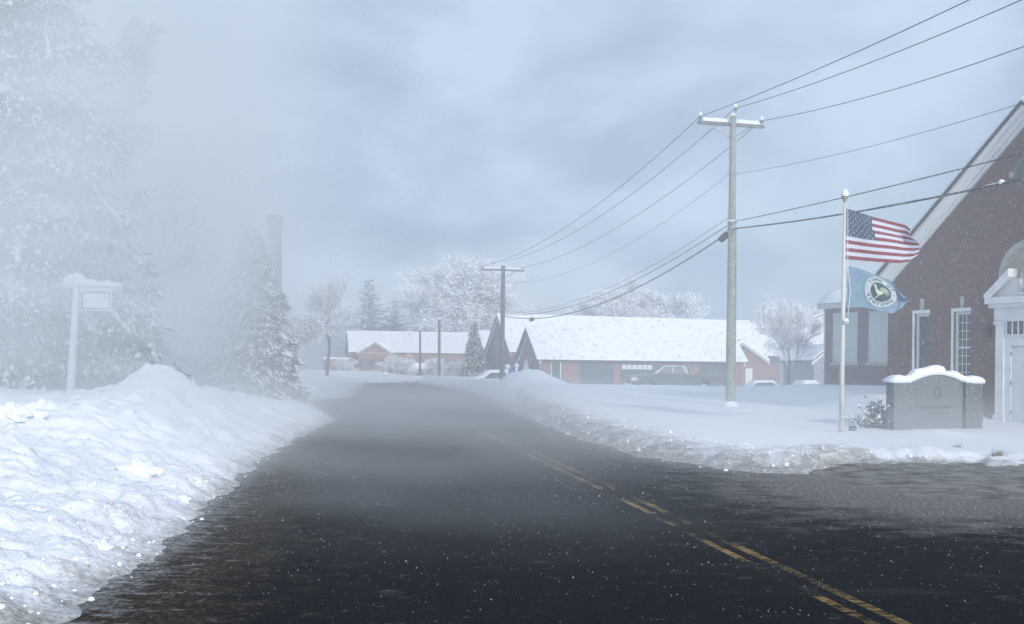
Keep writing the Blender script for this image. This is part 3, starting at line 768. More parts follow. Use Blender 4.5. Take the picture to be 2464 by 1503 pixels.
# hardware on the near pole
MB(NT).box((-0.26, -0.03, at(1740, 415, NY).z - NPB.z - 0.015), (-0.12, 0.01, at(1740, 415, NY).z - NPB.z + 0.015)).build('bracket', M['steel'], near_pole)
zc1 = at(1762, 536, NY).z; zc2 = at(1762, 552, NY).z
MB().tube([(NPB.x, NY, zc1 - .05), (NPB.x, NY, zc1 + .03)], 0.175, 18).build('clamp_band', M['steel'], near_pole)
MB().tube([(NPB.x, NY, zc2 - .03), (NPB.x, NY, zc2 + .03)], 0.172, 18).build('clamp_band', M['steel'], near_pole)
o_ = MB(); o_.tube([(NPB.x + 0.165, NY - .08, NPB.z - .2), (NPB.x + 0.15, NY - .08, zc2)], 0.016, 6); o_.build('conduit', M['steel'], near_pole)
for k in range(1): 
    sb = MB(); sb.lathe((NPB.x, NY, zc1 + .02), [(0.18, 0), (0.19, .03), (0.15, .06)], 12); sb.build('snow_collar', M['snow'], near_pole, smooth=True)
    sb = MB(); sb.lathe((NPB.x, NY, NPB.z - .1), [(0.34, 0), (0.30, .12), (0.22, .22), (0.17, .30)], 14); sb.build('snow_drift', M['snow'], near_pole, smooth=True)

step = Vector((ldir.x, ldir.y - 0, 0)) * -1          # from near pole back to the far pole
NEXT = Vector((-step.x, -step.y, 0))                   # towards the next pole, beyond the right edge
def span(a, b, sag, n=36):
    return [a.lerp(b, i / n) + Vector((0, 0, -4 * sag * (i / n) * (1 - i / n))) for i in range(n + 1)]
def wire(name, paths, r, m, label, cat, grp, snow=None):
    pts = []
    for p in paths: pts += p[(1 if pts else 0):]
    mb = MB(); mb.tube(pts, r, 5)
    loc = pts[len(pts) // 2]
    if snow is None:
        o = mb.build(name, m, loc=loc); return tag(o, label, cat, grp)
    t = thing(name, label, cat, loc, grp); mb.build('cable', m, t)
    rn = random.Random(8); sb = MB()
    run = []
    for i in range(len(pts) - 1):
        for k in range(6):
            p = pts[i].lerp(pts[i + 1], k / 6)
            g = math.sin(p.y * 1.7) + math.sin(p.y * 0.63 + 1) + rn.gauss(0, .25)
            if snow[0] < p.y < snow[1] and g > -0.2: run.append((p + Vector((0, 0, r + 0.008)), 0.014 + 0.010 * max(0, g)))
            else:
                if len(run) > 2:
                    sb = MB(); sb.tube([q for q, _ in run], [0.004] + [rr for _, rr in run[1:-1]] + [0.004], 6); sb.build('snow_crust', M['snow'], t, smooth=True)
                run = []
    if len(run) > 2:
        sb = MB(); sb.tube([q for q, _ in run], [rr for _, rr in run], 6); sb.build('snow_crust', M['snow'], t, smooth=True)
    return t
WG = 'overhead wires strung along the poles'
far_mid = FT @ Vector((0.1, 0, ftop + 0.3)); far_ins = [fi[0], Vector((FPB.x, FPB.y, FPB.z + ftop + 0.25)), fi[1]]
sags = [0.57, 0.85, 1.17]
wl = ['top power wire from the left end of the snowy crossarm', 'top power wire from the raised middle insulator on the pole', 'top power wire from the right end of the snowy crossarm']
for i in range(3):
    a = ni[i]; nx_ = a + NEXT
    wire('power_wire', [span(far_ins[i], a, 0.95), span(a, nx_, sags[i])], 0.014, M['wire'], wl[i], 'wire', WG)
na = Vector((NPB.x - .17, NY, at(1770, 422, NY).z)); nb = Vector((FPB.x, FPB.y, at(1208, 680, 74).z))
wire('power_wire', [span(nb, na, 1.2), span(na, na + NEXT, 0.92)], 0.008, M['wire'], 'thin single wire crossing below the crossarm', 'wire', WG)
fz = at(1208, 757, 74).z
ca = Vector((NPB.x, NY - .17, zc1)); cb_ = Vector((FPB.x + .1, FPB.y - .15, fz))
cc = Vector((NPB.x + .05, NY - .19, zc2)); cd = Vector((FPB.x + .1, FPB.y - .15, fz - 0.12))
wire('telephone_cable', [span(cb_, ca, 1.05), span(ca, ca + NEXT, 0.30)], 0.017, M['cable'], 'upper telephone cable passing just above the flagpole', 'cable', WG)
wire('telephone_cable', [span(cd, cc, 1.25), span(cc, cc + NEXT, 0.66)], 0.028, M['cable'], 'thicker lower telephone cable with snow crusted along it', 'cable', WG, snow=(12, 33))
ce = Vector((NPB.x - .1, NY - .1, at(1750, 523, NY).z))
wire('telephone_cable', [span(cb_ + Vector((0, 0, .1)), ce, 1.0)], 0.010, M['cable'], 'thin telephone wire ending on the left of the pole', 'cable', WG)
# splice cases
def splice(p, q, label, s=1.0):
    t = thing('splice_case', label, 'cable box', p, 'cable splice boxes')
    d = (Vector(q) - Vector(p)).normalized()
    mb = MB(); mb.tube([Vector(p) - d * .30 * s, Vector(p) - d * .24 * s, Vector(p) + d * .24 * s, Vector(p) + d * .34 * s], [0.04 * s, 0.13 * s, 0.13 * s, 0.03 * s], 10); mb.build('case', M['black'], t)
    mb = MB(); mb.tube([Vector(p) - d * .2 * s + Vector((0, 0, .12 * s)), Vector(p) + d * .2 * s + Vector((0, 0, .12 * s))], 0.05 * s, 8); mb.build('snow_cap', M['snow'], t, smooth=True)
sp = span(cd, cc, 1.25, 40)
splice(sp[39] - Vector((0, 0, .05)), sp[40], 'black cable splice box hanging left of the near pole')
splice(sp[8] - Vector((0, 0, .06)), sp[9], 'black cable splice box hanging before the snowy long roof', 0.9)
# snow lump on the cable close to the right edge
sp2 = span(cc, cc + NEXT, 0.66, 60); pl = min(sp2, key=lambda p: abs((CX + F * p.x / p.y) - 2422) if p.y > 10 else 1e9)
sb = MB(); sb.lathe(pl + Vector((0, 0, -.01)), [(0.05, 0), (0.075, .04), (0.06, .09), (0.02, .11)], 10); tag(sb.build('snow_lump', M['snow'], smooth=True, loc=pl), 'rounded snow lump perched on the thick telephone cable', 'snow lump')

# thin far poles near the brick block
for (px, y0, y1, Yd, rr, lb) in ((1011, 796, 908, 118, .13, 'thin distant pole before the left brick block, left one of two'), (1057, 770, 905, 112, .17, 'thicker distant pole before the left brick block, right one of two')):
    b_ = at(px, y1, Yd); tp = at(px, y0, Yd)
    t = thing('distant_pole', lb, 'pole', b_, 'distant poles by the brick block')
    MB().tube([b_ - Vector((0, 0, 1)), tp], [rr, rr * .8], 10).build('pole', M['oldpole'], t)
    MB().lathe(tp, [(rr * .8, 0), (rr * .8, .15), (rr * .3, .25)], 8).build('snow_cap', M['snow'], t, smooth=True)

# ------------------------------------------------------------------ flagpole, flags
FB = ground(2024, 1037, 0.10); FB.z = gz(FB.x, FB.y); FY = FB.y
ft = at(2033, 484, FY); ft.y = FY
t = thing('flagpole', 'white rust streaked flagpole flying two flags on the snowy lawn', 'flagpole', FB)
mb = MB(); mb.tube([FB - Vector((0, 0, .3)), FB.lerp(ft, .5), ft], [0.062, 0.052, 0.038], 16); mb.build('pole', M['flagpole'], t, smooth=True)
mb = MB(); mb.lathe(ft, [(0.045, -.03), (0.05, .0), (0.03, .02), (0.075, .05), (0.09, .10), (0.07, .15), (.02, .18)], 16); fin = mb.build('finial', M['finial'], t, smooth=True)
mb = MB(); mb.lathe(ft + Vector((0, 0, .10)), [(0.07, 0), (0.095, .03), (0.085, .10), (0.055, .17), (.015, .20)], 14); mb.build('snow_cap', M['snow'], fin, smooth=True)
cl = at(2031, 775, FY)
mb = MB(); mb.box((cl.x - .05, FY - .11, cl.z - .06), (cl.x + .09, FY - .05, cl.z - .0)); cle = mb.build('cleat', M['steel'], t, bevel=.01)
mb = MB(); mb.lathe((cl.x + .02, FY - .08, cl.z), [(0.07, 0), (0.08, .03), (0.04, .08)], 10); mb.build('snow_cap', M['snow'], cle, smooth=True)
hp = [at(2038, y, FY) + Vector((0, -.07, 0)) for y in (500, 560, 640)] + [at(2044, 700, FY) + Vector((0, -.07, 0)), at(2037, 775, FY) + Vector((0, -.07, 0))]
MB().tube(hp, 0.008, 5).build('halyard', M['white'], t)
mb = MB(); lo = at(2022, 990, FY); mb.box((lo.x - .02, FY - .085, lo.z - .22), (lo.x + .05, FY - .05, lo.z + .16)); mb.build('hatch', M['steel'], t, bevel=.006)

def interp(tab, x):
    xs = [a for a, _ in tab]; ysv = [b for _, b in tab]
    return float(np.interp(x, xs, ysv))
def flag_surface(hx_top, hx_bot, top, bot, fly, wave):
    """top/bot: tables u->y pixel; fly: table v->x pixel (v=0 bottom ... 1 top)"""
    def S(u, v):
        x0 = hx_bot + (hx_top - hx_bot) * v
        x1 = interp(fly, v)
        px = x0 + (x1 - x0) * u
        yt, yb = interp(top, u), interp(bot, u)
        py = yb + (yt - yb) * v + 2.0 * math.sin(u * 7 + v * 1.5) * u * (1 - abs(2 * v - 1)) * wave
        dy = wave * (0.10 * math.sin(u * 8.5 + v * 2.2) * (0.25 + u) + 0.045 * math.sin(u * 19 - v * 3) * u + 0.08 * u * (v - .5))
        return at(px, py, FY + dy - 0.03)
    return S
def surf_grid(mb, S, nu, nv, matf, u0=0, u1=1, v0=0, v1=1, off=0.0):
    V = []; Fc = []
    for j in range(nv + 1):
        for i in range(nu + 1): V.append(S(u0 + (u1 - u0) * i / nu, v0 + (v1 - v0) * j / nv) + Vector((0, off, 0)))
    b = mb.n; mb.v += [tuple(p) for p in V]; mb.n += len(V)
    for j in range(nv):
        for i in range(nu):
            q = b + j * (nu + 1) + i
            mb.f.append((q, q + 1, q + nu + 2, q + nu + 1)); mb.m.append(matf((i + .5) / nu, (j + .5) / nv))
S1 = flag_surface(2030, 2028, [(0, 500), (.43, 522), (.87, 540), (.93, 542), (1, 552)], [(0, 624), (.5, 631), (.8, 634), (.93, 631), (1, 622)],
                  [(0, 2196), (.08, 2206), (.2, 2212), (.5, 2212), (.62, 2206), (.72, 2192), (1, 2190)], 1.0)
t = thing('national_flag', 'torn red and white striped flag with starry blue corner, upper of two', 'flag', at(2030, 560, FY))
mb = MB()
def fmat(u, v):
    r = int(v * 13)
    return 0 if r % 2 == 0 else 1
surf_grid(mb, S1, 60, 39, fmat)
mb.build('cloth', [M['red'], M['flagwhite']], t, smooth=True)
mb = MB(); surf_grid(mb, S1, 26, 21, lambda u, v: 0, 0, 0.425, 6 / 13, 1, -0.006); surf_grid(mb, S1, 26, 21, lambda u, v: 0, 0, 0.425, 6 / 13, 1, 0.006)
can = mb.build('canton', M['blue'], t, smooth=True)
mb = MB()
for r in range(9):
    for c in range(6 if r % 2 == 0 else 5):
        cu = 0.425 * ((c + .5 + (0 if r % 2 == 0 else .5)) / 6.0); cv = 6 / 13 + (7 / 13) * (r + .6) / 9.3
        V = []
        for k in range(10):
            rr = (0.017 if k % 2 == 0 else 0.008); a = math.pi / 2 + k * math.pi / 5
            V.append(S1(max(0.002, cu + rr * .62 * math.cos(a)), min(1, cv + rr * math.sin(a))) + Vector((0, -0.012, 0)))
        mb.add(V, [tuple(range(10))])
mb.build('star_pattern', M['flagwhite'], can)

S2 = flag_surface(2040, 2036, [(0, 640), (.2, 646), (.5, 661), (.75, 674), (.88, 690), (1, 716)], [(0, 738), (.35, 741), (.6, 748), (.85, 756), (.93, 748), (1, 728)],
                  [(0, 2168), (.15, 2182), (.4, 2190), (.6, 2190), (.85, 2180), (1, 2172)], 0.8)
t = thing('town_flag', 'light blue flag with a round rooster seal, lower of two', 'flag', at(2040, 690, FY))
mb = MB(); surf_grid(mb, S2, 48, 30, lambda u, v: 0); clo = mb.build('cloth', M['lightblue'], t, smooth=True)
c0 = (0.535, 0.50)
UW, VH = 145.0, 88.0          # approximate px size of the unit square
def onflag(dx, dy, off): return S2(c0[0] + dx / UW, c0[1] + dy / VH) + Vector((0, -off, 0))
def disc(r0, r1, off, n=48, rings=4):
    mb = MB(); V = []; Fc = []
    for j in range(rings + 1):
        r = r0 + (r1 - r0) * j / rings
        for k in range(n): a = 2 * math.pi * k / n; V.append(onflag(r * math.cos(a), r * math.sin(a), off))
    for j in range(rings):
        for k in range(n): Fc.append((j * n + k, j * n + (k + 1) % n, (j + 1) * n + (k + 1) % n, (j + 1) * n + k))
    mb.add(V, Fc); return mb
disc(23, 37, .010).build('seal_ring', M['seal'], t, smooth=True)
disc(0.5, 24, .012).build('seal_disc', M['sealdark'], t, smooth=True)
mb = MB()
def arc_text(s, r, a0, a1, size, flip=False):
    for i, ch in enumerate(s):
        if ch == ' ': continue
        a = a0 + (a1 - a0) * i / (len(s) - 1)
        vs, fs = text_tris(ch, size, 0.25)
        rot = a - math.pi / 2 if not flip else a + math.pi / 2
        V = []
        for (x, y) in vs:
            xx = x * math.cos(rot) - y * math.sin(rot) + r * math.cos(a); yy = x * math.sin(rot) + y * math.cos(rot) + r * math.sin(a)
            V.append(onflag(xx, yy, .016))
        mb.add(V, fs)
R_ = math.radians
arc_text('TOWN OF', 30.3, R_(140), R_(28), 10.5)
arc_text('NEWTOWN', 30.3, R_(204), R_(328), 10.5, flip=True)
arc_text('*', 29, R_(171), R_(171.1), 8) if False else None
mb.build('lettering', M['sealdark'], t)
for a in (172, 2):
    mb = MB(); x, y = 30 * math.cos(R_(a)), 30 * math.sin(R_(a)); mb.add([onflag(x + 1.6 * math.cos(k * 1.57), y + 1.6 * math.sin(k * 1.57), .016) for k in range(4)], [(0, 1, 2, 3)])
    mb.build('seal_dot', M['sealdark'], t)
# the weathercock: head left, body, sickle tail feathers right
mb = MB()
def blob(pts, off=.018): mb.add([onflag(x, y, off) for x, y in pts], [tuple(range(len(pts)))])
blob([(-17, 14), (-13, 16), (-12, 17.5), (-10.5, 15), (-9.5, 11), (-9, 6), (-6, 3), (-2, 2), (2, 4), (5, -1), (2, -6), (-4, -8), (-9, -6), (-12.5, 0), (-13, 6), (-13.5, 10.5), (-16.5, 12)])
for k in range(5):
    r0 = 17 - k * 2.9; th0, th1 = R_(150 - 4 * k), R_(-8 - 6 * k)
    V = []; n = 12
    for i in range(n + 1):
        a = th0 + (th1 - th0) * i / n; V.append((7 + r0 * .78 * math.cos(a), -4 + r0 * math.sin(a)))
    W = []
    for i in range(n, -1, -1):
        a = th0 + (th1 - th0) * i / n; rr = r0 - 1.9 * math.sin(math.pi * min(1, (i + 2) / (n + 2))); W.append((7 + rr * .78 * math.cos(a), -4 + rr * math.sin(a)))
    P = V + W[::1]
    for i in range(n): mb.add([onflag(*V[i], .018), onflag(*V[i + 1], .018), onflag(*W[n - i - 1], .018), onflag(*W[n - i], .018)], [(0, 1, 2, 3)])
blob([(-6, -7), (-3, -8), (-9, -15), (-14, -19), (-15, -19), (-10, -13.5)]); blob([(-14, -18.5), (-17, -18), (-17, -19.2), (-11, -20), (-11, -19)])
mb.build('rooster', M['cock'], t)

# flood light by the flagpole
q = ground(2052, 1041, .02); q.z = gz(q.x, q.y)
t = thing('flood_light', 'small dark grey ground floodlight beside the flagpole', 'floodlight', q)
MB().box((q.x - .09, q.y - .07, q.z - .02), (q.x + .075, q.y + .05, q.z + .11)).build('housing', M['granite'], t, bevel=.008)
MB().box((q.x - .09, q.y - .078, q.z + .085), (q.x + .075, q.y + .055, q.z + .12)).build('visor', M['black'], t)

# ------------------------------------------------------------------ granite monument
ML = ground(2150, 1036, 0.06); MR = at(2364, 1030, ML.y + 0.75)
mz = gz(ML.x, ML.y)
e = Vector((MR.x - ML.x, MR.y - ML.y, 0)); mlen = e.length; e.normalize(); nin = Vector((-e.y, e.x, 0))
MT = Matrix.Translation((ML.x, ML.y, 0)) @ Matrix(((e.x, nin.x, 0, 0), (e.y, nin.y, 0, 0), (0, 0, 1, 0), (0, 0, 0, 1)))
mtop = at(2142, 917, ML.y).z; march = at(2252, 900, ML.y + .3).z
t = thing('stone_monument', 'grey granite sign monument with arched top under a snow cap', 'monument', (ML.x, ML.y, mz))
pw = mlen * 0.17
MB(MT).box((0, 0, mz - .4), (pw * 1.25, .34, mtop)).build('pillar', M['granite'], t, bevel=.015)
rp = MB(MT)
n = 12; V = []
rn = random.Random(3)
for j in range(n + 1):
    z = mz - .4 + (mtop - mz + .4) * j / n
    V += [(mlen - pw * 1.15 + rn.gauss(0, .012), 0.0 + rn.gauss(0, .01), z), (mlen + rn.gauss(0, .006), rn.gauss(0, .008), z), (mlen, .42, z), (mlen - pw * 1.15, .42, z)]
Fc = [(4 * j + k, 4 * j + (k + 1) % 4, 4 * j + 4 + (k + 1) % 4, 4 * j + 4 + k) for j in range(n) for k in range(4)] + [(0, 1, 2, 3), (4 * n, 4 * n + 1, 4 * n + 2, 4 * n + 3)]
rp.add(V, Fc); tag(rp.build('pillar', M['granite_rough'], t), 'dark rough cut pillar on the right')
x0, x1 = pw * 1.25, mlen - pw * 1.15
ar = [(x0, mz - .4), (x1, mz - .4)] + [(x1 + (x0 - x1) * i / 16, (mtop - .02) + (march - mtop + .02) * math.sin(math.pi * i / 16) ** .8) for i in range(17)]
MB(MT).prism(ar, .10, .36).build('panel', M['granite'], t)
# engraved words and emblem, standing 2 mm proud as darkened cuts
def engrave(s, cx, cz, size):
    vs, fs = text_tris(s, size, 0.0); b = MB(MT); b.add([(cx + x, .096, cz + y) for x, y in vs], fs); return b
mc = (x0 + x1) / 2
b1 = engrave('GOVERNMENT SERVICES', mc, mz + .60, .105); b2 = engrave('FACILITY', mc, mz + .44, .105)
b1.build('engraved_words', M['engraved'], t); b2.build('engraved_words', M['engraved'], t)
eb = MB(MT); ez = mz + .98
for k in range(14):
    a = 2 * math.pi * k / 14; c_, s_ = math.cos(a), math.sin(a)
    eb.add([(mc + c_ * .085 - s_ * .014, .096, ez + s_ * .115 + c_ * .014), (mc + c_ * .125, .096, ez + s_ * .155), (mc + c_ * .085 + s_ * .014, .096, ez + s_ * .115 - c_ * .014)], [(0, 1, 2)])
V = []; n = 28
for k in range(n): a = 2 * math.pi * k / n; V += [(mc + .075 * math.cos(a), .096, ez + .105 * math.sin(a)), (mc + .095 * math.cos(a), .096, ez + .125 * math.sin(a))]
eb.add(V, [(2 * k, 2 * k + 1, (2 * k + 3) % (2 * n), (2 * k + 2) % (2 * n)) for k in range(n)])
eb.build('emblem', M['engraved'], t)
# snow cap following the arch
sc_ = MB(MT); V = []; ns = 40; rn = random.Random(2)
for i in range(ns + 1):
    x = -.04 + (mlen + .08) * i / ns
    zb = mtop - .01
    if x0 < x < x1: zb = (mtop - .02) + (march - mtop + .02) * math.sin(math.pi * (x - x0) / (x1 - x0)) ** .8
    th = 0.165 + 0.02 * math.sin(i * .7) + (0.05 if .25 < i / ns < .60 else 0) - (0.05 if .60 <= i / ns < .66 else 0) + rn.gauss(0, .004)
    e_ = min(i, ns - i) / ns; th *= min(1, .45 + (e_ * 9) ** .6 * .6)
    droop = 0.03 + (.02 if i / ns < .2 or i / ns > .85 else 0)
    for (yy, zz) in ((-.03, -droop), (-.055, th * .45), (-.01, th * .9), (.12, th), (.32, th * .95), (.46, th * .5), (.44, -.02)): V.append((x, yy + (.08 if x0 < x < x1 else 0) * (yy < .1), zb + zz))
Fc = [(i * 7 + k, i * 7 + k + 1, i * 7 + 8 + k, i * 7 + 7 + k) for i in range(ns) for k in range(6)] + [tuple(range(7)), tuple(range(ns * 7, ns * 7 + 7))[::-1]] + [(i * 7 + 6, i * 7, i * 7 + 7, i * 7 + 13) for i in range(ns)]
sc_.add(V, Fc); sc_.build('snow_cap', M['snow'], t, smooth=True)

# ------------------------------------------------------------------ brick hall (right)
HC = at(2135, 934, 36.3); HA = at(2474, 900, 31.5)
he = Vector((HA.x - HC.x, HA.y - HC.y, 0)); HW = he.length; he.normalize(); hn = Vector((-he.y, he.x, 0))
if hn.x < 0: hn = -hn
HT = Matrix.Translation((HC.x, HC.y, 0)) @ Matrix(((he.x, hn.x, 0, 0), (he.y, hn.y, 0, 0), (0, 0, 1, 0), (0, 0, 0, 1)))
hang = math.atan2(he.y, he.x)
M['brick'] = brick_material('plum brick', hang, (0.185, 0.095, 0.088), (0.125, 0.072, 0.070), (0.15, 0.125, 0.13), 1.0, 0.30)
M['farbrick'] = brick_material('orange red brick', math.radians(20), (0.27, 0.14, 0.12), (0.21, 0.11, 0.10), (0.28, 0.22, 0.20), 1.6, 0.15)
# heights on the facade plane from pixels
def hz(px, py):
    """height of the facade point seen at px,py"""
    dx, dy = px - CX, py - HY; k = (dx * cr + dy * sr) / F
    u = (HC.x - k * HC.y) / (k * he.y - he.x)
    Yv = HC.y + he.y * u
    return u, EYE + (dx * sr - dy * cr) * Yv / F
Wd = 2 * HW
zE = hz(2150, 672)[1]; apx = at(2453, 246, HA.y - .2).z
hall = thing('brick_hall', 'plum brick hall with white trimmed gable and columned white doorway', 'building', (HC.x, HC.y, gz(HC.x, HC.y)))
def wall_holes(mb, u0, u1, z0, z1, v, holes, depth):
    us = sorted(set([u0, u1] + [a for h in holes for a in (h[0], h[1])])); zs = sorted(set([z0, z1] + [a for h in holes for a in (h[2], h[3])]))
    for i in range(len(us) - 1):
        for j in range(len(zs) - 1):
            cu, cz = (us[i] + us[i + 1]) / 2, (zs[j] + zs[j + 1]) / 2
            if any(h[0] < cu < h[1] and h[2] < cz < h[3] for h in holes): continue
            mb.add([(us[i], v, zs[j]), (us[i + 1], v, zs[j]), (us[i + 1], v, zs[j + 1]), (us[i], v, zs[j + 1])], [(0, 1, 2, 3)])
    for (a, b, c, d) in holes:
        mb.add([(a, v, c), (b, v, c), (b, v, d), (a, v, d), (a, v + depth, c), (b, v + depth, c), (b, v + depth, d), (a, v + depth, d)], [(0, 4, 5, 1), (1, 5, 6, 2), (2, 6, 7, 3), (3, 7, 4, 0)])
uw1, zt1 = hz(2202, 756); uw2, zt2 = hz(2296, 750)
uw1e = hz(2236, 756)[0]; uw2e = hz(2336, 750)[0]
zb_w = 1.25
holes = [(uw1, uw1e, zb_w, zt1), (uw2, uw2e, zb_w, zt1)]
holes += [(Wd - uw2e, Wd - uw2, zb_w, zt1), (Wd - uw1e, Wd - uw1, zb_w, zt1)]
mb = MB(HT)
wall_holes(mb, 0, Wd, -0.8, zE, 0, holes, .16)
mb.add([(0, 0, zE), (Wd, 0, zE), (Wd / 2, 0, apx - .35)], [(0, 1, 2)])
D_ = 20.0
mb.add([(0, 0, -.8), (0, D_, -.8), (0, D_, zE), (0, 0, zE), (Wd, 0, -.8), (Wd, D_, -.8), (Wd, D_, zE), (Wd, 0, zE)], [(0, 3, 2, 1), (4, 5, 6, 7), (1, 2, 6, 5)])
mb.add([(0, D_, zE), (Wd, D_, zE), (Wd / 2, D_, apx - .35)], [(0, 2, 1)])
me_ = mb.build('wall', M['brick'], hall)
def hall_window(T, a, b, c, d, v, parent, matg, cols=3, rows=4, fr=.09, meeting=True, name='window'):
    f = MB(T)
    f.box((a, v, c), (a + fr, v + .06, d)); f.box((b - fr * .35, v, c), (b, v + .06, d)); f.box((a + fr, v, d - fr), (b - fr * .35, v + .06, d)); f.box((a + fr, v, c), (b - fr * .35, v + .06, c + fr * 1.2))
    w_ = f.build(name, M['white'], parent)
    g = MB(T); g.box((a + fr, v + .045, c + fr * 1.2), (b - fr * .35, v + .055, d - fr)); g.build('pane', matg, w_)
    m_ = MB(T)
    for i in range(1, cols): x = a + fr + (b - a - 2 * fr) * i / cols; m_.box((x - .010, v + .032, c + fr), (x + .010, v + .042, d - fr))
    for j in range(1, rows * 2): z = c + fr + (d - c - 2 * fr) * j / (rows * 2); h_ = .028 if (j == rows and meeting) else .010; m_.box((a + fr, v + .026 - (.01 if j == rows else 0), z - h_), (b - fr, v + .031, z + h_))
    if cols > 1 or rows > 1: m_.build('muntins', M['white'], w_)
    return w_
for q_, (a, b, c, d) in enumerate(holes): hall_window(HT, a, b, c, d, .07, hall, M['glass'], 3 if q_ else 1, 4 if q_ else 1)
# white casings proud of the brick, with keystone
for k, (a, b, c, d) in enumerate(holes[:]):
    f = MB(HT); f.box((a - .08, -.035, c), (a - .002, 0.03, d + .002)); f.box((a - .08, -.04, d + .002), (b + .02, .03, d + .11)); f.build('casing', M['white'], hall)
    MB(HT).prism([((a + b) / 2 - .055, d + .112), ((a + b) / 2 + .055, d + .112), ((a + b) / 2 + .08, d + .46), ((a + b) / 2 - .08, d + .46)], -.03, .02).build('keystone', M['stonetrim'], hall)
# rakes (white, three stepped bands), roof slabs and the snow on them
ov = 0.38; su = (apx - zE) / (HW + .30)
for sgn in (0, 1):
    def U(u): return u if sgn == 0 else Wd - u
    def rake(off0, off1, v0, v1, m_, nm, ue=-.34):
        b = MB(HT)
        p = [(U(ue), zE - .03 + (ue + .30) * su + off0), (U(HW), apx + off0), (U(HW), apx + off1), (U(ue), zE - .03 + (ue + .30) * su + off1)]
        b.prism(p, v0, v1); return b.build(nm, m_, hall)
    rake(-.36, -.205, -.20, .02, M['trim'], 'rake_board')
    rake(-.20, -.04, -.36, .02, M['trim'], 'rake_moulding')
    rake(-.46, -.365, -.09, .02, M['trim'], 'rake_fascia')
    rake(-.035, .05, -.44, D_ + .4, M['darkroof'], 'roof')
    rake(.055, .16, -.41, D_ + .38, M['snow'], 'roof_snow')
# eave return
MB(HT).box((-.36, -.42, zE - .40), (-.02, D_ + .3, zE - .08)).build('eave', M['white'], hall)
# round gable window with four keystones
rwz = hz(2472, 415)[1]; rr = .50
f = MB(HT); V = []; n = 32
for k in range(n):
    a = 2 * math.pi * k / n
    for (r, v) in ((rr, -.0), (rr, -.05), (rr - .08, -.05), (rr - .08, .0)): V.append((HW + r * math.cos(a), v, rwz + r * math.sin(a)))
f.add(V, [(4 * k + j, 4 * ((k + 1) % n) + j, 4 * ((k + 1) % n) + j + 1, 4 * k + j + 1) for k in range(n) for j in range(3)])
rwf = f.build('round_window', M['granite'], hall)
f = MB(HT); f.add([(HW + (rr - .07) * math.cos(2 * math.pi * k / n), -.02, rwz + (rr - .07) * math.sin(2 * math.pi * k / n)) for k in range(n)], [tuple(range(n))]); f.build('pane', M['glass'], rwf)
f = MB(HT)
for k in range(4): f.box((HW - .4 + .2 * k - .008 + .1, -.032, rwz - .4 + (.08 if k in (0, 3) else 0)), (HW - .4 + .2 * k + .008 + .1, -.024, rwz + .4 - (.08 if k in (0, 3) else 0)))
f.box((HW - .42, -.036, rwz - .01), (HW + .42, -.034, rwz + .01)); f.build('muntins', M['granite'], rwf)
for k in range(4):
    a = k * math.pi / 2; cx_, cz_ = HW + (rr + .09) * math.cos(a), rwz + (rr + .09) * math.sin(a)
    MB(HT).box((cx_ - .07, -.06, cz_ - .09), (cx_ + .07, .01, cz_ + .09)).build('keystone', M['stonetrim'], hall)
# blind arch over the door
az_ = hz(2465, 662)[1]; ra = 1.02
n = 24; P_ = [(HW + ra * math.cos(math.pi * k / n), az_ + ra * math.sin(math.pi * k / n)) for k in range(n + 1)]
MB(HT).prism([(HW + ra, az_ - .9)] + P_ + [(HW - ra, az_ - .9)], -.025, .0).build('blind_arch', M['stonetrim'], hall)
P_ = [(HW + (ra - .18) * math.cos(math.pi * k / n), az_ + (ra - .18) * math.sin(math.pi * k / n)) for k in range(n + 1)]
MB(HT).prism([(HW + ra - .18, az_ - .9)] + P_ + [(HW - ra + .18, az_ - .9)], -.035, -.026).build('arch_infill', M['niche'], hall)
MB(HT).prism([(HW - .07, az_ + ra - .18), (HW + .07, az_ + ra - .18), (HW + .11, az_ + ra + .22), (HW - .11, az_ + ra + .22)], -.07, -.036).build('keystone', M['stonetrim'], hall)
# portal
PZ = lambda py: hz(2430, py)[1]
port = MB(HT); zb = PZ(1018)
zc_b, zc_t, zf = PZ(732), PZ(716), PZ(772)
portal_v = -.16
MB(HT).box((HW - 1.0, portal_v, zb), (HW - .66, -.026, zc_b)).build('pilaster', M['white'], hall)
MB(HT).box((HW + .66, portal_v, zb), (HW + 1.0, -.026, zc_b)).build('pilaster', M['white'], hall)
for s_ in (-1, 1):
    MB(HT).box((HW + s_ * .83 - .19, portal_v - .06, zb), (HW + s_ * .83 + .19, portal_v - .002, zb + .22)).build('plinth', M['white'], hall)
    MB(HT).box((HW + s_ * .83 - .14, portal_v - .035, zb + .225), (HW + s_ * .83 + .14, portal_v - .002, zf - .12)).build('pilaster_panel', M['white'], hall)
    MB(HT).box((HW + s_ * .83 - .20, portal_v - .06, zf - .115), (HW + s_ * .83 + .20, portal_v - .002, zf - .02)).build('capital', M['white'], hall)
MB(HT).box((HW - 1.03, portal_v - .03, zf), (HW + 1.03, portal_v - .002, zc_b - .12)).build('frieze', M['white'], hall)
MB(HT).box((HW - 1.12, portal_v - .16, zc_b - .115), (HW + 1.12, -.03, zc_b)).build('cornice', M['white'], hall)
MB(HT).box((HW - 1.2, portal_v - .24, zc_b + .003), (HW + 1.2, -.03, zc_t)).build('cornice', M['white'], hall)
pk_z = PZ(655)
MB(HT).prism([(HW - 1.12, zc_t + .003), (HW + 1.12, zc_t + .003), (HW + .40, pk_z - .22), (HW - .40, pk_z - .22)], portal_v - .02, -.04).build('tympanum', M['white'], hall)
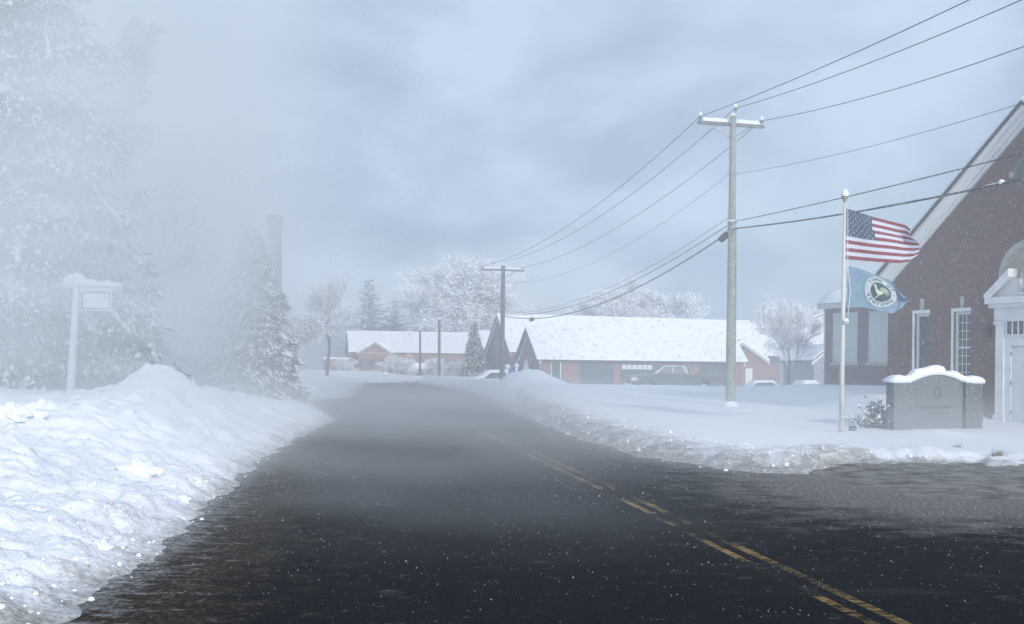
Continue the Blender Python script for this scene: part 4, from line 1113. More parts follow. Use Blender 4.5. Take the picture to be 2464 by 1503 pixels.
for s_ in (-1, 1):
    MB(HT).prism([(HW + s_ * 1.22, zc_t + .003), (HW + s_ * 1.22, zc_t + .06), (HW + s_ * .36, pk_z + .03), (HW + s_ * .36, pk_z - .17), (HW + s_ * 1.04, zc_t + .003)], portal_v - .26, -.045).build('pediment_moulding', M['white'], hall)
    MB(HT).prism([(HW + s_ * 1.22, zc_t + .065), (HW + s_ * 1.22, zc_t + .09), (HW + s_ * .36, pk_z + .065), (HW + s_ * .36, pk_z + .035)], portal_v - .25, -.045).build('pediment_snow', M['snow'], hall)
urn = MB(); uc = HT @ Vector((HW, portal_v - .12, zc_t + .02)); urn.lathe(uc, [(.12, 0), (.12, .06), (.05, .09), (.05, .16), (.12, .26), (.15, .38), (.10, .46), (.05, .5), (.04, .58), (.01, .62)], 16); urn.build('urn', M['cream'], hall, smooth=True)
# recessed doorway
MB(HT).box((HW - .655, -.16, PZ(800)), (HW + .655, -.03, zc_b - .12)).build('door_head', M['white'], hall)
tr = MB(HT); tz0, tz1 = PZ(806), PZ(775)
tr.box((HW - .60, -.172, tz0), (HW + .60, -.165, tz1)); trp = tr.build('transom', M['glass'], hall)
m_ = MB(HT)
for k in range(7): x = HW - .60 + .2 * k; m_.box((x - .018, -.19, tz0 - .0), (x + .018, -.174, tz1))
m_.box((HW - .64, -.192, tz1), (HW + .64, -.168, tz1 + .04)); m_.box((HW - .64, -.192, tz0 - .04), (HW + .64, -.168, tz0)); m_.build('muntins', M['white'], trp)
MB(HT).box((HW - .655, -.15, zb), (HW - .46, -.03, PZ(801))).build('door_jamb', M['white'], hall)
MB(HT).box((HW + .46, -.15, zb), (HW + .655, -.03, PZ(801))).build('door_jamb', M['white'], hall)
MB(HT).box((HW - .455, -.15, PZ(834)), (HW + .455, -.03, PZ(801))).build('door_lintel', M['white'], hall)
dr = MB(HT); dr.box((HW - .45, -.10, zb), (HW + .45, -.04, PZ(834) - .012)); door = dr.build('door', M['white'], hall)
dp = MB(HT)
for (a, b, c, d) in ((-.38, -.04, .15, .85), (.04, .38, .15, .85), (-.38, -.04, .98, 1.95), (.04, .38, .98, 1.95)): dp.box((HW + a, -.112, zb + c), (HW + b, -.102, zb + d))
dp.build('door_panel', M['white'], door)
for z_ in (.25, 1.1, 1.95): MB(HT).box((HW - .462, -.165, zb + z_), (HW - .44, -.151, zb + z_ + .12)).build('hinge', M['black'], door)
MB(HT).lathe((HW + .38, -.14, zb + 1.0), [(.01, -.03), (.035, -.01), (.035, .02), (.01, .04)], 10).build('handle', M['steel'], door)
# doorstep
MB(HT).box((HW - 1.7, -1.25, zb - .6), (HW + 1.7, -.262, zb - .03)).build('doorstep', M['granite'], hall, bevel=.01)
MB(HT).box((HW - 1.6, -1.2, zb - .025), (HW + 1.6, -.3, zb + .02)).build('doorstep_snow', M['snow'], hall, bevel=.02)
# railings at each side of the step
for s_, lb in ((-1, 'iron stair railing between the granite monument and the doorway'), (1, 'dark iron handrail right of the white door')):
    b0 = HT @ Vector((HW + s_ * 1.55, -.3, zb)); t = thing('stair_railing', lb, 'railing', b0, 'railings beside the doorstep')
    r = MB(HT); xx = HW + s_ * 1.55
    r.tube([(xx, -1.3, zb + .78), (xx, -.3, zb + .82)], .022, 8); r.tube([(xx, -1.3, zb + .12), (xx, -.3, zb + .12)], .014, 6); r.build('handrail', M['black'], t)
    for k in range(6): MB(HT).tube([(xx, -1.3 + .2 * k, zb - .15), (xx, -1.3 + .2 * k, zb + .80)], .012, 6).build('baluster', M['steel'], t)
    MB(HT).box((xx - .03, -1.3, zb + .805), (xx + .03, -.3, zb + .85)).build('snow_strip', M['snow'], t)
# wall lantern
lu, lz_ = hz(2385, 800)
t = thing('wall_lantern', 'small dark lantern on the brick left of the doorway', 'lantern', HT @ Vector((lu, -.05, lz_)))
MB(HT).box((lu - .06, -.20, lz_ - .16), (lu + .06, -.06, lz_ + .12)).build('lantern_body', M['black'], t, bevel=.01)
MB(HT).box((lu - .02, -.06, lz_ - .03), (lu + .02, -.001, lz_ + .03)).build('bracket', M['black'], t)
MB(HT).prism([(lu - .08, lz_ + .125), (lu + .08, lz_ + .125), (lu, lz_ + .24)], -.21, -.05).build('lantern_cap', M['black'], t)

# wing of the hall, set back on the left
WC = at(1985, 922, 50.0); WT = Matrix.Translation((WC.x, WC.y, 0)) @ Matrix(((he.x, hn.x, 0, 0), (he.y, hn.y, 0, 0), (0, 0, 1, 0), (0, 0, 0, 1)))
def wz(px, py):
    dx, dy = px - CX, py - HY; k = (dx * cr + dy * sr) / F
    u = (WC.x - k * WC.y) / (k * he.y - he.x); return u, EYE + (dx * sr - dy * cr) * (WC.y + he.y * u) / F
WL = 11.0; wtop = wz(1987, 745)[1]
wh = []
for (a, b) in ((2003, 2064), (2089, 2150)): wh.append((wz(a, 753)[0], wz(b, 753)[0], wz(2003, 873)[1], wz(2003, 754)[1]))
mb = MB(WT); wall_holes(mb, 0, WL, -.5, wtop, 0, wh, .14); mb.add([(0, 0, -.5), (0, 9, -.5), (0, 9, wtop), (0, 0, wtop)], [(0, 1, 2, 3)]); mb.build('wing_wall', M['brick'], hall)
for (a, b, c, d) in wh:
    g = MB(WT); g.box((a, .05, c), (b, .10, d)); w_ = g.build('wing_window', M['blind'], hall)
    g = MB(WT); g.box(((a + b) / 2 - .012, .035, c), ((a + b) / 2 + .012, .048, d)); g.box((a, .03, c), (a + .03, .048, d)); g.build('mullion', M['white'], w_)
    MB(WT).box((a - .08, -.06, c - .13), (b + .08, .03, c - .003)).build('window_sill', M['stonetrim'], hall)
MB(WT).box((-.25, -.28, wtop + .002), (WL, 9, wtop + .24)).build('wing_cornice', M['cream'], hall)
MB(WT).box((-.06, -.05, -.4), (-.002, .10, wtop)).build('downpipe', M['white'], hall)
sn = MB(WT); V = []; nu, nv = 26, 14; rn = random.Random(4)
for j in range(nv + 1):
    for i in range(nu + 1):
        u = -.30 + (WL * .8) * i / nu; v = -.33 + 8 * (j / nv) ** 1.4; ed = min(1, i / 1.5, j / 1.5)
        V.append((u, v, wtop + .245 + ed * (.50 + .10 * math.sin(u * 3.1) + .09 * rn.random()) + max(0, v - .3) * .33 * min(1, i / 5)))
sn.add(V, [(j * (nu + 1) + i, j * (nu + 1) + i + 1, (j + 1) * (nu + 1) + i + 1, (j + 1) * (nu + 1) + i) for j in range(nv) for i in range(nu)]); sn.build('wing_roof_snow', M['snow'], hall, smooth=True)

# ------------------------------------------------------------------ distant buildings
def gable_block(name, label, P0, ang, length, half, zb_, ze, zr, wallm, group=None, over=.25, snow_th=.18, endtrim=True):
    """P0 = ridge start (x,y); axis runs at angle ang for `length`; local x along the ridge, y across"""
    T = Matrix.Translation((P0[0], P0[1], 0)) @ Matrix.Rotation(ang, 4, 'Z')
    t = thing(name, label, 'building', (P0[0], P0[1], zb_), group)
    b = MB(T)
    for x in (0, length): b.add([(x, -half, zb_), (x, half, zb_), (x, half, ze), (x, 0, zr - .05), (x, -half, ze)], [(0, 1, 2, 3, 4)])
    b.add([(0, -half, zb_), (length, -half, zb_), (length, -half, ze), (0, -half, ze), (0, half, zb_), (length, half, zb_), (length, half, ze), (0, half, ze)], [(0, 1, 2, 3), (5, 4, 7, 6)])
    b.build('wall', wallm, t)
    sl = (zr - ze) / half
    for s_ in (-1, 1):
        pr = [(0, zr + .02), (s_ * (half + over), ze - over * sl + .02), (s_ * (half + over), ze - over * sl + .12), (0, zr + .12)]
        MB(T).prism(pr, -over, length + over, 'x').build('roof', M['darkroof'], t)
        pr = [(0, zr + .125), (s_ * (half + over + .03), ze - over * sl + .125), (s_ * (half + over + .03), ze - over * sl + .125 + snow_th * .6), (0, zr + .125 + snow_th)]
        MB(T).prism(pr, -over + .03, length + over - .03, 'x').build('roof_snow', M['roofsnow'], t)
    if endtrim:
        for x, dx in ((-.03, -.12), (length + .03, .12)):
            for s_ in (-1, 1):
                pr = [(0, zr - .28), (s_ * (half + over), ze - over * sl - .28), (s_ * (half + over), ze - over * sl + .015), (0, zr + .015)]
                MB(T).prism(pr, x + dx, x, 'x').build('bargeboard', M['cream'], t)
    return t, T
def rect(T, t, x0, x1, y, z0, z1, m_, name, th=.05):
    return MB(T).box((x0, y - th, z0), (x1, y, z1)).build(name, m_, t)

# building B : long back roof
Lb = at(1200, 757, 106); Rb = at(1835, 772, 117); angB = math.atan2(Rb.y - Lb.y, Rb.x - Lb.x); lenB = math.hypot(Rb.x - Lb.x, Rb.y - Lb.y)
zrB = Lb.z - .2; eb_ = at(1240, 845, 103.0).z
tB, TB = gable_block('long_brick_building', 'long brick building with the tallest snow covered roof, behind the low block', (Lb.x, Lb.y), angB, lenB, 3.2, -1.2, eb_, zrB, M['farbrick'])
# front facing cross gable on its right
cx_ = lenB - 6.0
gp = at(1775, 826, 111); gl_, gr_ = -3.2, 2.6
zg = gp.z
b = MB(TB); b.prism([(cx_ - 3.4, -1.2), (cx_ + 2.6, -1.2), (cx_ + 2.6, eb_ - .6), (cx_ - .3, zg), (cx_ - 3.4, eb_ - .6)], -5.6, -2.9); b.build('cross_gable', M['farbrick'], tB)
for (a, b_) in (((cx_ - .3, zg), (cx_ + 2.9, eb_ - .75)), ((cx_ - .3, zg), (cx_ - 3.7, eb_ - .75))):
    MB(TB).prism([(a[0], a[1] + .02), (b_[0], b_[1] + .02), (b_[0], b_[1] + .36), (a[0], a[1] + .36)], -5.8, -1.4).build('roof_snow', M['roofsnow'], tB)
    MB(TB).prism([(a[0], a[1] - .28), (b_[0], b_[1] - .28), (b_[0], b_[1] + .015), (a[0], a[1] + .015)], -5.9, -5.62).build('bargeboard', M['stonetrim'], tB)
rect(TB, tB, cx_ + .2, cx_ + 1.0, -5.603, -.4, 1.75, M['cream'], 'door')
rect(TB, tB, cx_ + 3.0, cx_ + 4.2, -3.203, -1, 1.9, M['glass'], 'porch_shade_panel')  # flat dark panel stands in for the shade inside the recessed porch
for k in range(3): rect(TB, tB, 2.2 + 3 * k, 3.1 + 3 * k, -3.203, .6, 2.0, M['glass'], 'window')

# building C : low block in front
Lc = at(1275, 789, 96); Rc = at(1752, 800, 103); angC = math.atan2(Rc.y - Lc.y, Rc.x - Lc.x); lenC = math.hypot(Rc.x - Lc.x, Rc.y - Lc.y)
halfC = 2.3; zrC = Lc.z - .2; ezC = at(1291, 862, 93.2).z + .05
tC, TC = gable_block('low_brick_garage', 'low brick garage block with snow roof behind the parked pickup', (Lc.x, Lc.y), angC, lenC, halfC, -1.4, ezC + .15, zrC, M['farbrick'], over=.45)
def cu(px, Yg=92):   # local x on the front wall for a pixel column
    best = min((abs(CX + F * (TC @ Vector((u / 10, -halfC, 0))).x / (TC @ Vector((u / 10, -halfC, 0))).y - px), u / 10) for u in range(-20, int(lenC * 10) + 20)); return best[1]
zt = ezC - .42
for (a, b_, z0, z1) in ((1395, 1477, -1.3, zt), (1492, 1588, -1.3, zt - .1), (1620, 1660, -1.3, zt - .1), (1682, 1752, -1.3, zt)):
    w_ = rect(TC, tC, cu(a), cu(b_), -halfC - .003, z0, z1, M['slate'] if a == 0 else M['glass'], 'garage_opening', .06)
    if a == 1492:
        n = 6; uu0, uu1 = cu(1492) + .05, cu(1570)
        for k in range(n):
            q0 = uu0 + (uu1 - uu0) * k / n
            MB(TC).box((q0 + .04, -halfC - .11, z1 - .42), (q0 + (uu1 - uu0) / n - .04, -halfC - .07, z1 - .03)).build('pane', M['blind'], w_)  # no blinds here: pale colour stands in for the lit garage panes
wf = MB(TC)
ua, ub = cu(1326), cu(1348)
w_ = rect(TC, tC, ua, ub, -halfC - .003, -.4, zt - .1, M['glass'], 'window')
for x in (ua - .06, ub): MB(TC).box((x, -halfC - .10, -.45), (x + .07, -halfC - .06, zt)).build('frame', M['white'], w_)
# small white gabled doorway on its left end
for (x0, x1) in ((1,2),):
    e0 = TC @ Vector((-.30, -.9, 0))
    pt = MB(TC); pt.add([(-.32, -1.1, 1.15), (-.32, .5, 1.15), (-.32, -.3, 2.3), (-.5, -1.1, 1.15), (-.5, .5, 1.15), (-.5, -.3, 2.3)], [(0, 1, 2), (3, 5, 4), (0, 3, 4, 1), (1, 4, 5, 2), (2, 5, 3, 0)]); pt.build('porch_pediment', M['white'], tC)
    rect(TC, tC, -.30, -.26, .4, -1.2, 1.1, M['glass'], 'side_door', 1.3)

# building D: small block on the left of it
dl = at(1152, 797, 118); 
tD, TD = gable_block('small_brick_annex', 'small brick annex with a steep snowy roof left of the far utility pole', (dl.x - .2, dl.y), math.radians(18), 7, 3.2, -1.2, at(1170, 845, 116).z + .1, at(1170, 798, 118).z - .2, M['farbrick'])
MB(TD).box((-.12, -3.4, -1), (-.02, -3.2, at(1170, 845, 116).z)).build('downpipe', M['white'], tD)

# building A: left brick block, two storeys, with a projecting gable
YA = 182.0
La = at(838, 799, YA); Ra = at(1130, 806, YA + 4); angA = math.atan2(Ra.y - La.y, Ra.x - La.x); lenA = math.hypot(Ra.x - La.x, Ra.y - La.y)
lenA2 = lenA + 4
zrA = La.z - .2; ezA = at(1080, 850, YA - 4).z; zbA = -1.6
tA, TA = gable_block('two_storey_brick_block', 'two storey orange brick block with projecting gable at the road end', (La.x, La.y), angA, lenA2, 5.5, zbA, ezA, zrA, M['farbrick'], snow_th=.3)
def loc(T, px, Y, py=880):
    p = T.inverted() @ at(px, py, Y); return p.x
xa, xb = loc(TA, 862, YA - 8), loc(TA, 943, YA - 8); xm = (xa + xb) / 2; zpk = at(893, 822, YA - 8).z
b = MB(TA); b.prism([(xa, zbA), (xb, zbA), (xb, ezA), (xm, zpk), (xa, ezA)], -8.0, -5.2); b.build('projecting_gable', M['farbrick'], tA)
for s_ in (-1, 1):
    xe = xm + s_ * (xb - xa) / 2 * 1.1; zz = ezA - (zpk - ezA) * .1
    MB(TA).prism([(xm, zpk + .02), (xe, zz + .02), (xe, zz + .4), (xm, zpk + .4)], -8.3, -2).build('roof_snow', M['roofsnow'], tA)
    MB(TA).prism([(xm, zpk - .35), (xe, zz - .35), (xe, zz + .015), (xm, zpk + .015)], -8.4, -8.02).build('bargeboard', M['stonetrim'], tA)
MB(TA).box((xa, -8.06, ezA - .25), (xb, -8.02, ezA - .1)).build('string_course', M['stonetrim'], tA)
zw0, zw1 = at(893, 884, YA - 8).z, at(893, 866, YA - 8).z
for px in (867, 893, 922):
    x = loc(TA, px, YA - 8); rect(TA, tA, x - .55, x + .55, -8.003, zw0, zw1, M['glass'], 'window')
for px in (866, 922):
    x = loc(TA, px, YA - 8); rect(TA, tA, x - .5, x + .5, -8.003, zw0 - 2.3, zw1 - 2.3, M['glass'], 'window')
x = loc(TA, 893, YA - 8); rect(TA, tA, x - .9, x + .9, -8.003, zbA, zbA + 2.5, M['stonetrim'], 'door_surround'); rect(TA, tA, x - .6, x + .6, -8.06, zbA, zbA + 2.1, M['slate'], 'door')
for px in (968, 1040, 1078, 1102):
    x = loc(TA, px, YA - 4); rect(TA, tA, x - .5, x + .5, -5.503, zw0, zw1, M['glass'], 'window'); rect(TA, tA, x - .5, x + .5, -5.503, zw0 - 2.4, zw1 - 2.4, M['glass'], 'window')
x0_, x1_ = loc(TA, 966, YA - 6), loc(TA, 1040, YA - 6)
MB(TA).box((x0_, -7.6, at(1000, 889, YA - 7).z), (x1_, -5.55, at(1000, 874, YA - 7).z)).build('porch_snow', M['roofsnow'], tA)
MB(TA).box((loc(TA, 984, YA), -1.0, zrA - 3), (loc(TA, 988, YA), -.4, zrA + 0.0)).build('vent_pipe', M['chimney'], tA)
# lower brick wing on the left
xl = loc(TA, 780, YA); b = MB(TA); b.box((xl, -5, zbA), (-.02, 3, ezA - 1.2)); b.build('side_wing', M['farbrick'], tA)
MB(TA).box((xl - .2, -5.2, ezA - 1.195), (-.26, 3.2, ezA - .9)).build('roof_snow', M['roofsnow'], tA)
for k in range(3): rect(TA, tA, xl + 1.2 + 2.2 * k, xl + 2.0 + 2.2 * k, -5.003, zw0 - 1.2, zw1 - 1.2, M['glass'], 'window')

# white gabled house and dark shed beyond the lawn tree
hp_ = at(1996, 752, 120); tH, TH = gable_block('pale_house', 'pale house gable half hidden behind the hall wing', (hp_.x, hp_.y + 8), math.radians(-90), 8, 4.2, -1.2, at(1940, 790, 120).z, hp_.z, M['white'])
hs = at(1965, 836, 90); tS, TS = gable_block('dark_shed', 'small dark shed with a bright snowy roof slope beside the wing', (hs.x, hs.y + 6), math.radians(-80), 6, 1.3, -1.2, at(1950, 866, 90).z, hs.z, M['slate'])

# chimney stack in the fog
cpt = at(661, 517, 130); cw = 15.0 / F * 130
t = thing('chimney_stack', 'tall square brick chimney stack fading into the fog', 'chimney', (cpt.x, 130, 0))
MB().box((cpt.x - cw, 130 - cw, -1), (cpt.x + cw, 130 + cw, cpt.z - .5)).build('shaft', M['chimney'], t)
MB().box((cpt.x - cw * 1.25, 130 - cw * 1.25, cpt.z - .9), (cpt.x + cw * 1.25, 130 + cw * 1.25, cpt.z - .45)).build('collar', M['chimney'], t)
MB().box((cpt.x - cw * 1.05, 130 - cw * 1.05, cpt.z - .445), (cpt.x + cw * 1.05, 130 + cw * 1.05, cpt.z)).build('cap', M['chimney'], t)
MB().box((cpt.x - cw, 130 - cw, cpt.z + .003), (cpt.x + cw, 130 + cw, cpt.z + .18)).build('snow_cap', M['snow'], t)

# ------------------------------------------------------------------ pickup truck
TY = 70.0; tz = at(1530, 948, TY).z
pl0 = at(1521, 900, TY); pl1 = at(1737, 900, TY + .8)
PT = Matrix.Translation((pl0.x, TY, gz(pl0.x + 2, TY + 1) if False else tz)) @ Matrix.Rotation(math.atan2(.8, pl1.x - pl0.x), 4, 'Z')
TLn = math.hypot(pl1.x - pl0.x, .8); k_ = TLn / 5.8
t = thing('pickup_truck', 'dull green grey pickup truck parked facing left behind the snow', 'pickup truck', PT.to_translation())
prof = [(0.05, .45), (0.0, .75), (.08, 1.12), (.5, 1.20), (1.35, 1.27), (1.5, 1.30), (2.9, 1.30), (3.75, 1.30), (3.8, 1.28), (5.75, 1.26), (5.8, .7), (5.7, .55), (5.1, .5), (4.95, .85), (4.6, .98), (4.25, .85), (4.1, .45), (1.55, .42), (1.42, .8), (1.05, .95), (.7, .8), (.55, .45)]
b = MB(PT); b.prism([(x * k_, z) for x, z in prof], 0, 1.95); b.build('body', M['truck'], t, bevel=.03)
cab = [(1.30, 1.28), (2.05, 1.80), (2.2, 1.86), (3.35, 1.86), (3.55, 1.80), (3.72, 1.28)]
b = MB(PT); V = []
for (x, z) in cab: ins_ = .10 + .16 * (z - 1.28) / .6; V.append((x * k_, ins_, z))
for (x, z) in cab: ins_ = .10 + .16 * (z - 1.28) / .6; V.append((x * k_, 1.95 - ins_, z))
b.add(V, [tuple(range(6)), tuple(range(6, 12))[::-1]] + [(i, i + 6, (i + 1) % 6 + 6, (i + 1) % 6) for i in range(6)]); b.build('cab', M['truck'], t, bevel=.025)
def sidepane(p): 
    V = []
    for (x, z) in p: V.append((x * k_, .10 + .16 * (z - 1.28) / .6 - .012, z))
    return MB(PT).add(V, [tuple(range(len(p)))])
for p in ([(1.75, 1.36), (2.12, 1.72), (2.62, 1.76), (2.62, 1.36)], [(2.72, 1.36), (2.72, 1.76), (3.3, 1.76), (3.45, 1.36)]): sidepane(p).build('side_window', M['glass'], t)
MB(PT).add([(1.42 * k_, .30, 1.38), (1.42 * k_, 1.65, 1.38), (1.98 * k_, 1.68, 1.77), (1.98 * k_, .27, 1.77)], [(0, 1, 2, 3)]).build('windshield', M['glass'], t)
for (a, b_) in ((1.7, 2.62), (2.72, 3.48)): MB(PT).box((a * k_, .055, 1.335), (b_ * k_, .085, 1.365)).build('chrome_strip', M['chrome'], t)
MB(PT).box((3.85 * k_, -.02, 1.275), (5.75 * k_, .05, 1.315)).build('bed_rail', M['chrome'], t)
for x in (1.05, 4.65):
    for y in (.02, 1.71):
        wv = MB(PT); V = []; n = 20
        wb = MB(PT)
        for (yy, rr_) in ((y, .30), (y, .38), (y + .22, .38), (y + .22, .30)):
            for q_ in range(n): a = 2 * math.pi * q_ / n; V.append((x * k_ + rr_ * math.cos(a), yy, .38 + rr_ * math.sin(a)))
        wb.add(V, [(j * n + q_, j * n + (q_ + 1) % n, ((j + 1) % 4) * n + (q_ + 1) % n, ((j + 1) % 4) * n + q_) for j in range(4) for q_ in range(n)])
        wo = wb.build('wheel', M['tyre'], t)
        rb = MB(PT); V = [(x * k_ + .295 * math.cos(2 * math.pi * q_ / n), y + .04, .38 + .295 * math.sin(2 * math.pi * q_ / n)) for q_ in range(n)]; rb.add(V, [tuple(range(n))]); rb.build('rim', M['steel'], wo)
MB(PT).box((-.03, .12, .82), (.30, -.015, 1.05)).build('headlight', M['blind'], t)
MB(PT).box((.305, -.012, .82), (.42, .1, 1.04)).build('turn_signal', M['amber'], t)
MB(PT).box((-.10, 0.02, .42), (.12, 1.93, .66)).build('bumper', M['chrome'], t, bevel=.02)
MB(PT).box((5.55 * k_, -.012, .82), (5.80 * k_, .05, 1.12)).build('tail_light', M['red'], t)

# snow-buried cars beside the buildings
def parked_car(p, L_, ang, label, paint, snowd=.25, dz=0):
    p = Vector((p.x, p.y, gz(p.x + 1.5, p.y) - .05 - dz))
    T = Matrix.Translation(p) @ Matrix.Rotation(ang, 4, 'Z')
    t = thing('parked_car', label, 'car', p, 'small parked cars in the distance')
    pr = [(0, .35), (0.02, .75), (.9, .88), (1.5, 1.32), (3.0, 1.38), (3.7, .98), (4.4, .9), (4.5, .4)]
    k = L_ / 4.5
    MB(T).prism([(x * k, z) for x, z in pr], 0, 1.7).build('body', paint, t, bevel=.04)
    pr2 = [(0.0, .80), (.9, .90), (1.5, 1.35), (3.0, 1.40), (3.7, 1.0), (4.45, .92), (4.4, .92 + snowd * .7), (3.8, 1.0 + snowd), (3.1, 1.42 + snowd), (1.4, 1.38 + snowd), (.8, .92 + snowd), (.05, .8 + snowd * .6)]
    MB(T).prism([(x * k, z) for x, z in pr2], .04, 1.66).build('snow_cover', M['snow'], t, bevel=.05)
    MB(T).add([(1.35 * k, -.006, .98), (1.65 * k, -.006, 1.26), (2.95 * k, -.006, 1.28), (3.4 * k, -.006, .98)], [(0, 1, 2, 3)]).build('side_window', M['glass'], t)
    for x in (.85, 3.65):
        w_ = MB(T); n = 14; V = [(x * k + .31 * math.cos(6.283 * q / n), -.012, .33 + .31 * math.sin(6.283 * q / n)) for q in range(n)] + [(x * k + .31 * math.cos(6.283 * q / n), .2, .33 + .31 * math.sin(6.283 * q / n)) for q in range(n)]
        w_.add(V, [tuple(range(n))[::-1], tuple(range(n, 2 * n))] + [(q, (q + 1) % n, n + (q + 1) % n, n + q) for q in range(n)]); w_.build('wheel', M['tyre'], t)
parked_car(at(1138, 922, 88), 4.5, 0.25, 'snow covered dark car left of the far utility pole', M['black'], .22, .85)
parked_car(at(962, 914, 158), 4.4, 0.05, 'dark car parked before the left brick block', M['black'], .06)
parked_car(at(1785, 922, 84), 3.6, 0.1, 'low snow covered car beside the cream door', M['black'], .14, -.1)
parked_car(at(1913, 921, 84), 2.6, 0.2, 'bright snow covered car beyond the lawn tree', M['white'], .14, -.15)

# white posts with snow balls and blue board by the heap
for px, py, lb in ((1221, 884, 'white post with round snow top, left of the blue board'), (1243, 882, 'white post with round snow top, right of the blue board')):
    p = at(px, py, 66); t = thing('white_post', lb, 'post', (p.x, 66, p.z - 1.2), 'white posts behind the snow heap')
    MB().box((p.x - .07, 65.93, p.z - 1.6), (p.x + .07, 66.07, p.z - .06)).build('shaft', M['white'], t)
    MB().lathe((p.x, 66, p.z - .1), [(.07, 0), (.15, .06), (.16, .16), (.10, .25), (.02, .28)], 12).build('snow_ball', M['snow'], t, smooth=True)
p = at(1231, 890, 66.3); T = Matrix.Translation(p) @ Matrix.Rotation(-.35, 4, 'Y')
t = thing('blue_sign_board', 'tilted blue board between two white snow topped posts', 'sign', p)
MB(T).box((-.22, -.02, -.16), (.26, .02, .14)).build('board', M['bluesign'], t); MB(T).box((-.22, -.025, .145), (.26, .03, .17)).build('snow_strip', M['snow'], t)

# ------------------------------------------------------------------ hanging sign on the left bank
SB = at(168, 918, 23.0); SY = 23.0; szg = gz(SB.x, SY)
stp = at(186, 668, SY)
t = thing('sign_post', 'leaning white sign post loaded with snow on the left bank', 'sign post', (SB.x, SY, szg))
pb = Vector((SB.x, SY, min(szg, SB.z) - .3))
mb = MB(); d_ = (stp - pb).normalized(); mb.tube([pb, stp], [.085, .075], 4); mb.build('post', M['white'], t)
a0, a1 = at(150, 690, SY), at(292, 697, SY)
mb = MB(); mb.tube([a0, a1], [.05, .05], 4); mb.build('crossbar', M['white'], t)
sb = MB(); n = 16; V = []
for i in range(n + 1):
    q = a0.lerp(a1, i / n) + Vector((0, 0, .04)); hh = .13 + .16 * math.exp(-((i / n - .22) / .16) ** 2) + .03 * math.sin(i * 1.7)
    hh *= min(1, .3 + min(i, n - i) / 2)
    for (yy, zz) in ((-.10, -.05), (-.13, .3), (-.06, .9), (.06, .9), (.13, .3), (.10, -.05)): V.append((q.x, q.y + yy, q.z + hh * zz))
sb.add(V, [(i * 6 + k, i * 6 + k + 1, i * 6 + 7 + k, i * 6 + 6 + k) for i in range(n) for k in range(5)] + [tuple(range(6)), tuple(range(n * 6, n * 6 + 6))[::-1]]); sb.build('snow_load', M['snow'], t, smooth=True)
c_ = at(232, 724, SY)
t = thing('hanging_sign', 'pale framed sign board hanging from the snowy left post', 'sign', c_)
p00, p11 = at(196, 748, SY), at(269, 701, SY)
MB().box((p00.x, SY - .03, p00.z), (p11.x, SY + .03, p11.z)).build('board', M['white'], t)
f = MB()
for (xa_, xb_, za_, zb2) in ((p00.x + .02, p11.x - .02, p11.z - .05, p11.z - .03), (p00.x + .02, p11.x - .02, p00.z + .03, p00.z + .055), (p00.x + .02, p00.x + .045, p00.z + .055, p11.z - .05), (p11.x - .04, p11.x - .02, p00.z + .055, p11.z - .05)):
    f.box((xa_, SY - .042, za_), (xb_, SY - .032, zb2))
f.build('border', M['black'], t)
MB().box((p11.x - .15, SY - .04, p11.z - .16), (p11.x - .13, SY - .032, p11.z - .06)).build('mark', M['steel'], t)
for x in (p00.x + .1, p11.x - .1): MB().tube([(x, SY, p11.z), (x, SY, p11.z + .16)], .012, 5).build('hook', M['steel'], t)
MB().box((p00.x, SY - .045, p11.z + .002), (p11.x, SY + .045, p11.z + .05)).build('snow_strip', M['snow'], t, bevel=.01)

# ------------------------------------------------------------------ the trees
def P(px, Y, dz=0.0):
    x = at(px, 900, Y).x; return (x, Y, gz(x, Y) + dz)
def Hof(px, py, Y, base): return at(px, py, Y).z - base[2]
b = P(35, 25.5); conifer(0, b, 13.0, 3.6, 11, 'huge snow laden conifer at the left edge behind the sign post', nb=150, dens=1.5, droop=.55, bare=.02)
b = P(10, 30); conifer(0, b, Hof(345, 45, 30, b), 2.4, 12, 'tall leaning conifer with its wind bent tip against the fog', nb=120, dens=1.3, lean=(3.8, 0), droop=.25, sparse=.2, snow=.45)
b = P(15, 24.0); conifer(0, b, 4.2, 1.9, 13, 'dark low conifer just left of the sign post', nb=80, dens=1.6, snow=.7, droop=.55)
b = P(110, 25.0); conifer(0, b, 2.6, 1.2, 14, 'small drooping evergreen at the foot of the sign post', nb=50, dens=1.4, snow=.8, droop=.6)
b = P(290, 40); conifer(0, b, Hof(290, 560, 40, b), 3.2, 15, 'foggy conifer standing behind the hanging sign', nb=90, dens=1.0)
b = P(430, 46); conifer(0, b, Hof(430, 520, 46, b), 3.4, 16, 'broad foggy conifer right of the hanging sign', nb=90, dens=1.0)
b = P(606, 43); conifer(0, b, Hof(606, 556, 43, b), 2.1, 17, 'slender snowy spruce in front of the chimney stack', nb=110, dens=1.3, droop=.6)
b = P(560, 50); conifer(0, b, Hof(560, 640, 50, b), 2.0, 18, 'shorter foggy spruce left of the slender one', nb=70, dens=1.0, droop=.6)
b = P(885, 228); conifer(0, b, Hof(888, 684, 228, b) * 1.05, 7.0, 19, 'snowy pine behind the left brick block, taller of the pair', nb=90, dens=1.5, droop=.3, bare=.1)
b = P(948, 232); conifer(0, b, Hof(942, 712, 232, b) * 1.05, 6.0, 20, 'snowy pine behind the left brick block, shorter of the pair', nb=80, dens=1.5, droop=.3, bare=.1)
b = P(1046, 226); conifer(0, b, Hof(1046, 694, 226, b) * 1.05, 8.0, 21, 'dark thinly snowed pine behind the two distant poles', nb=120, dens=1.8, snow=.3, droop=.25, sparse=.15, bare=.15)
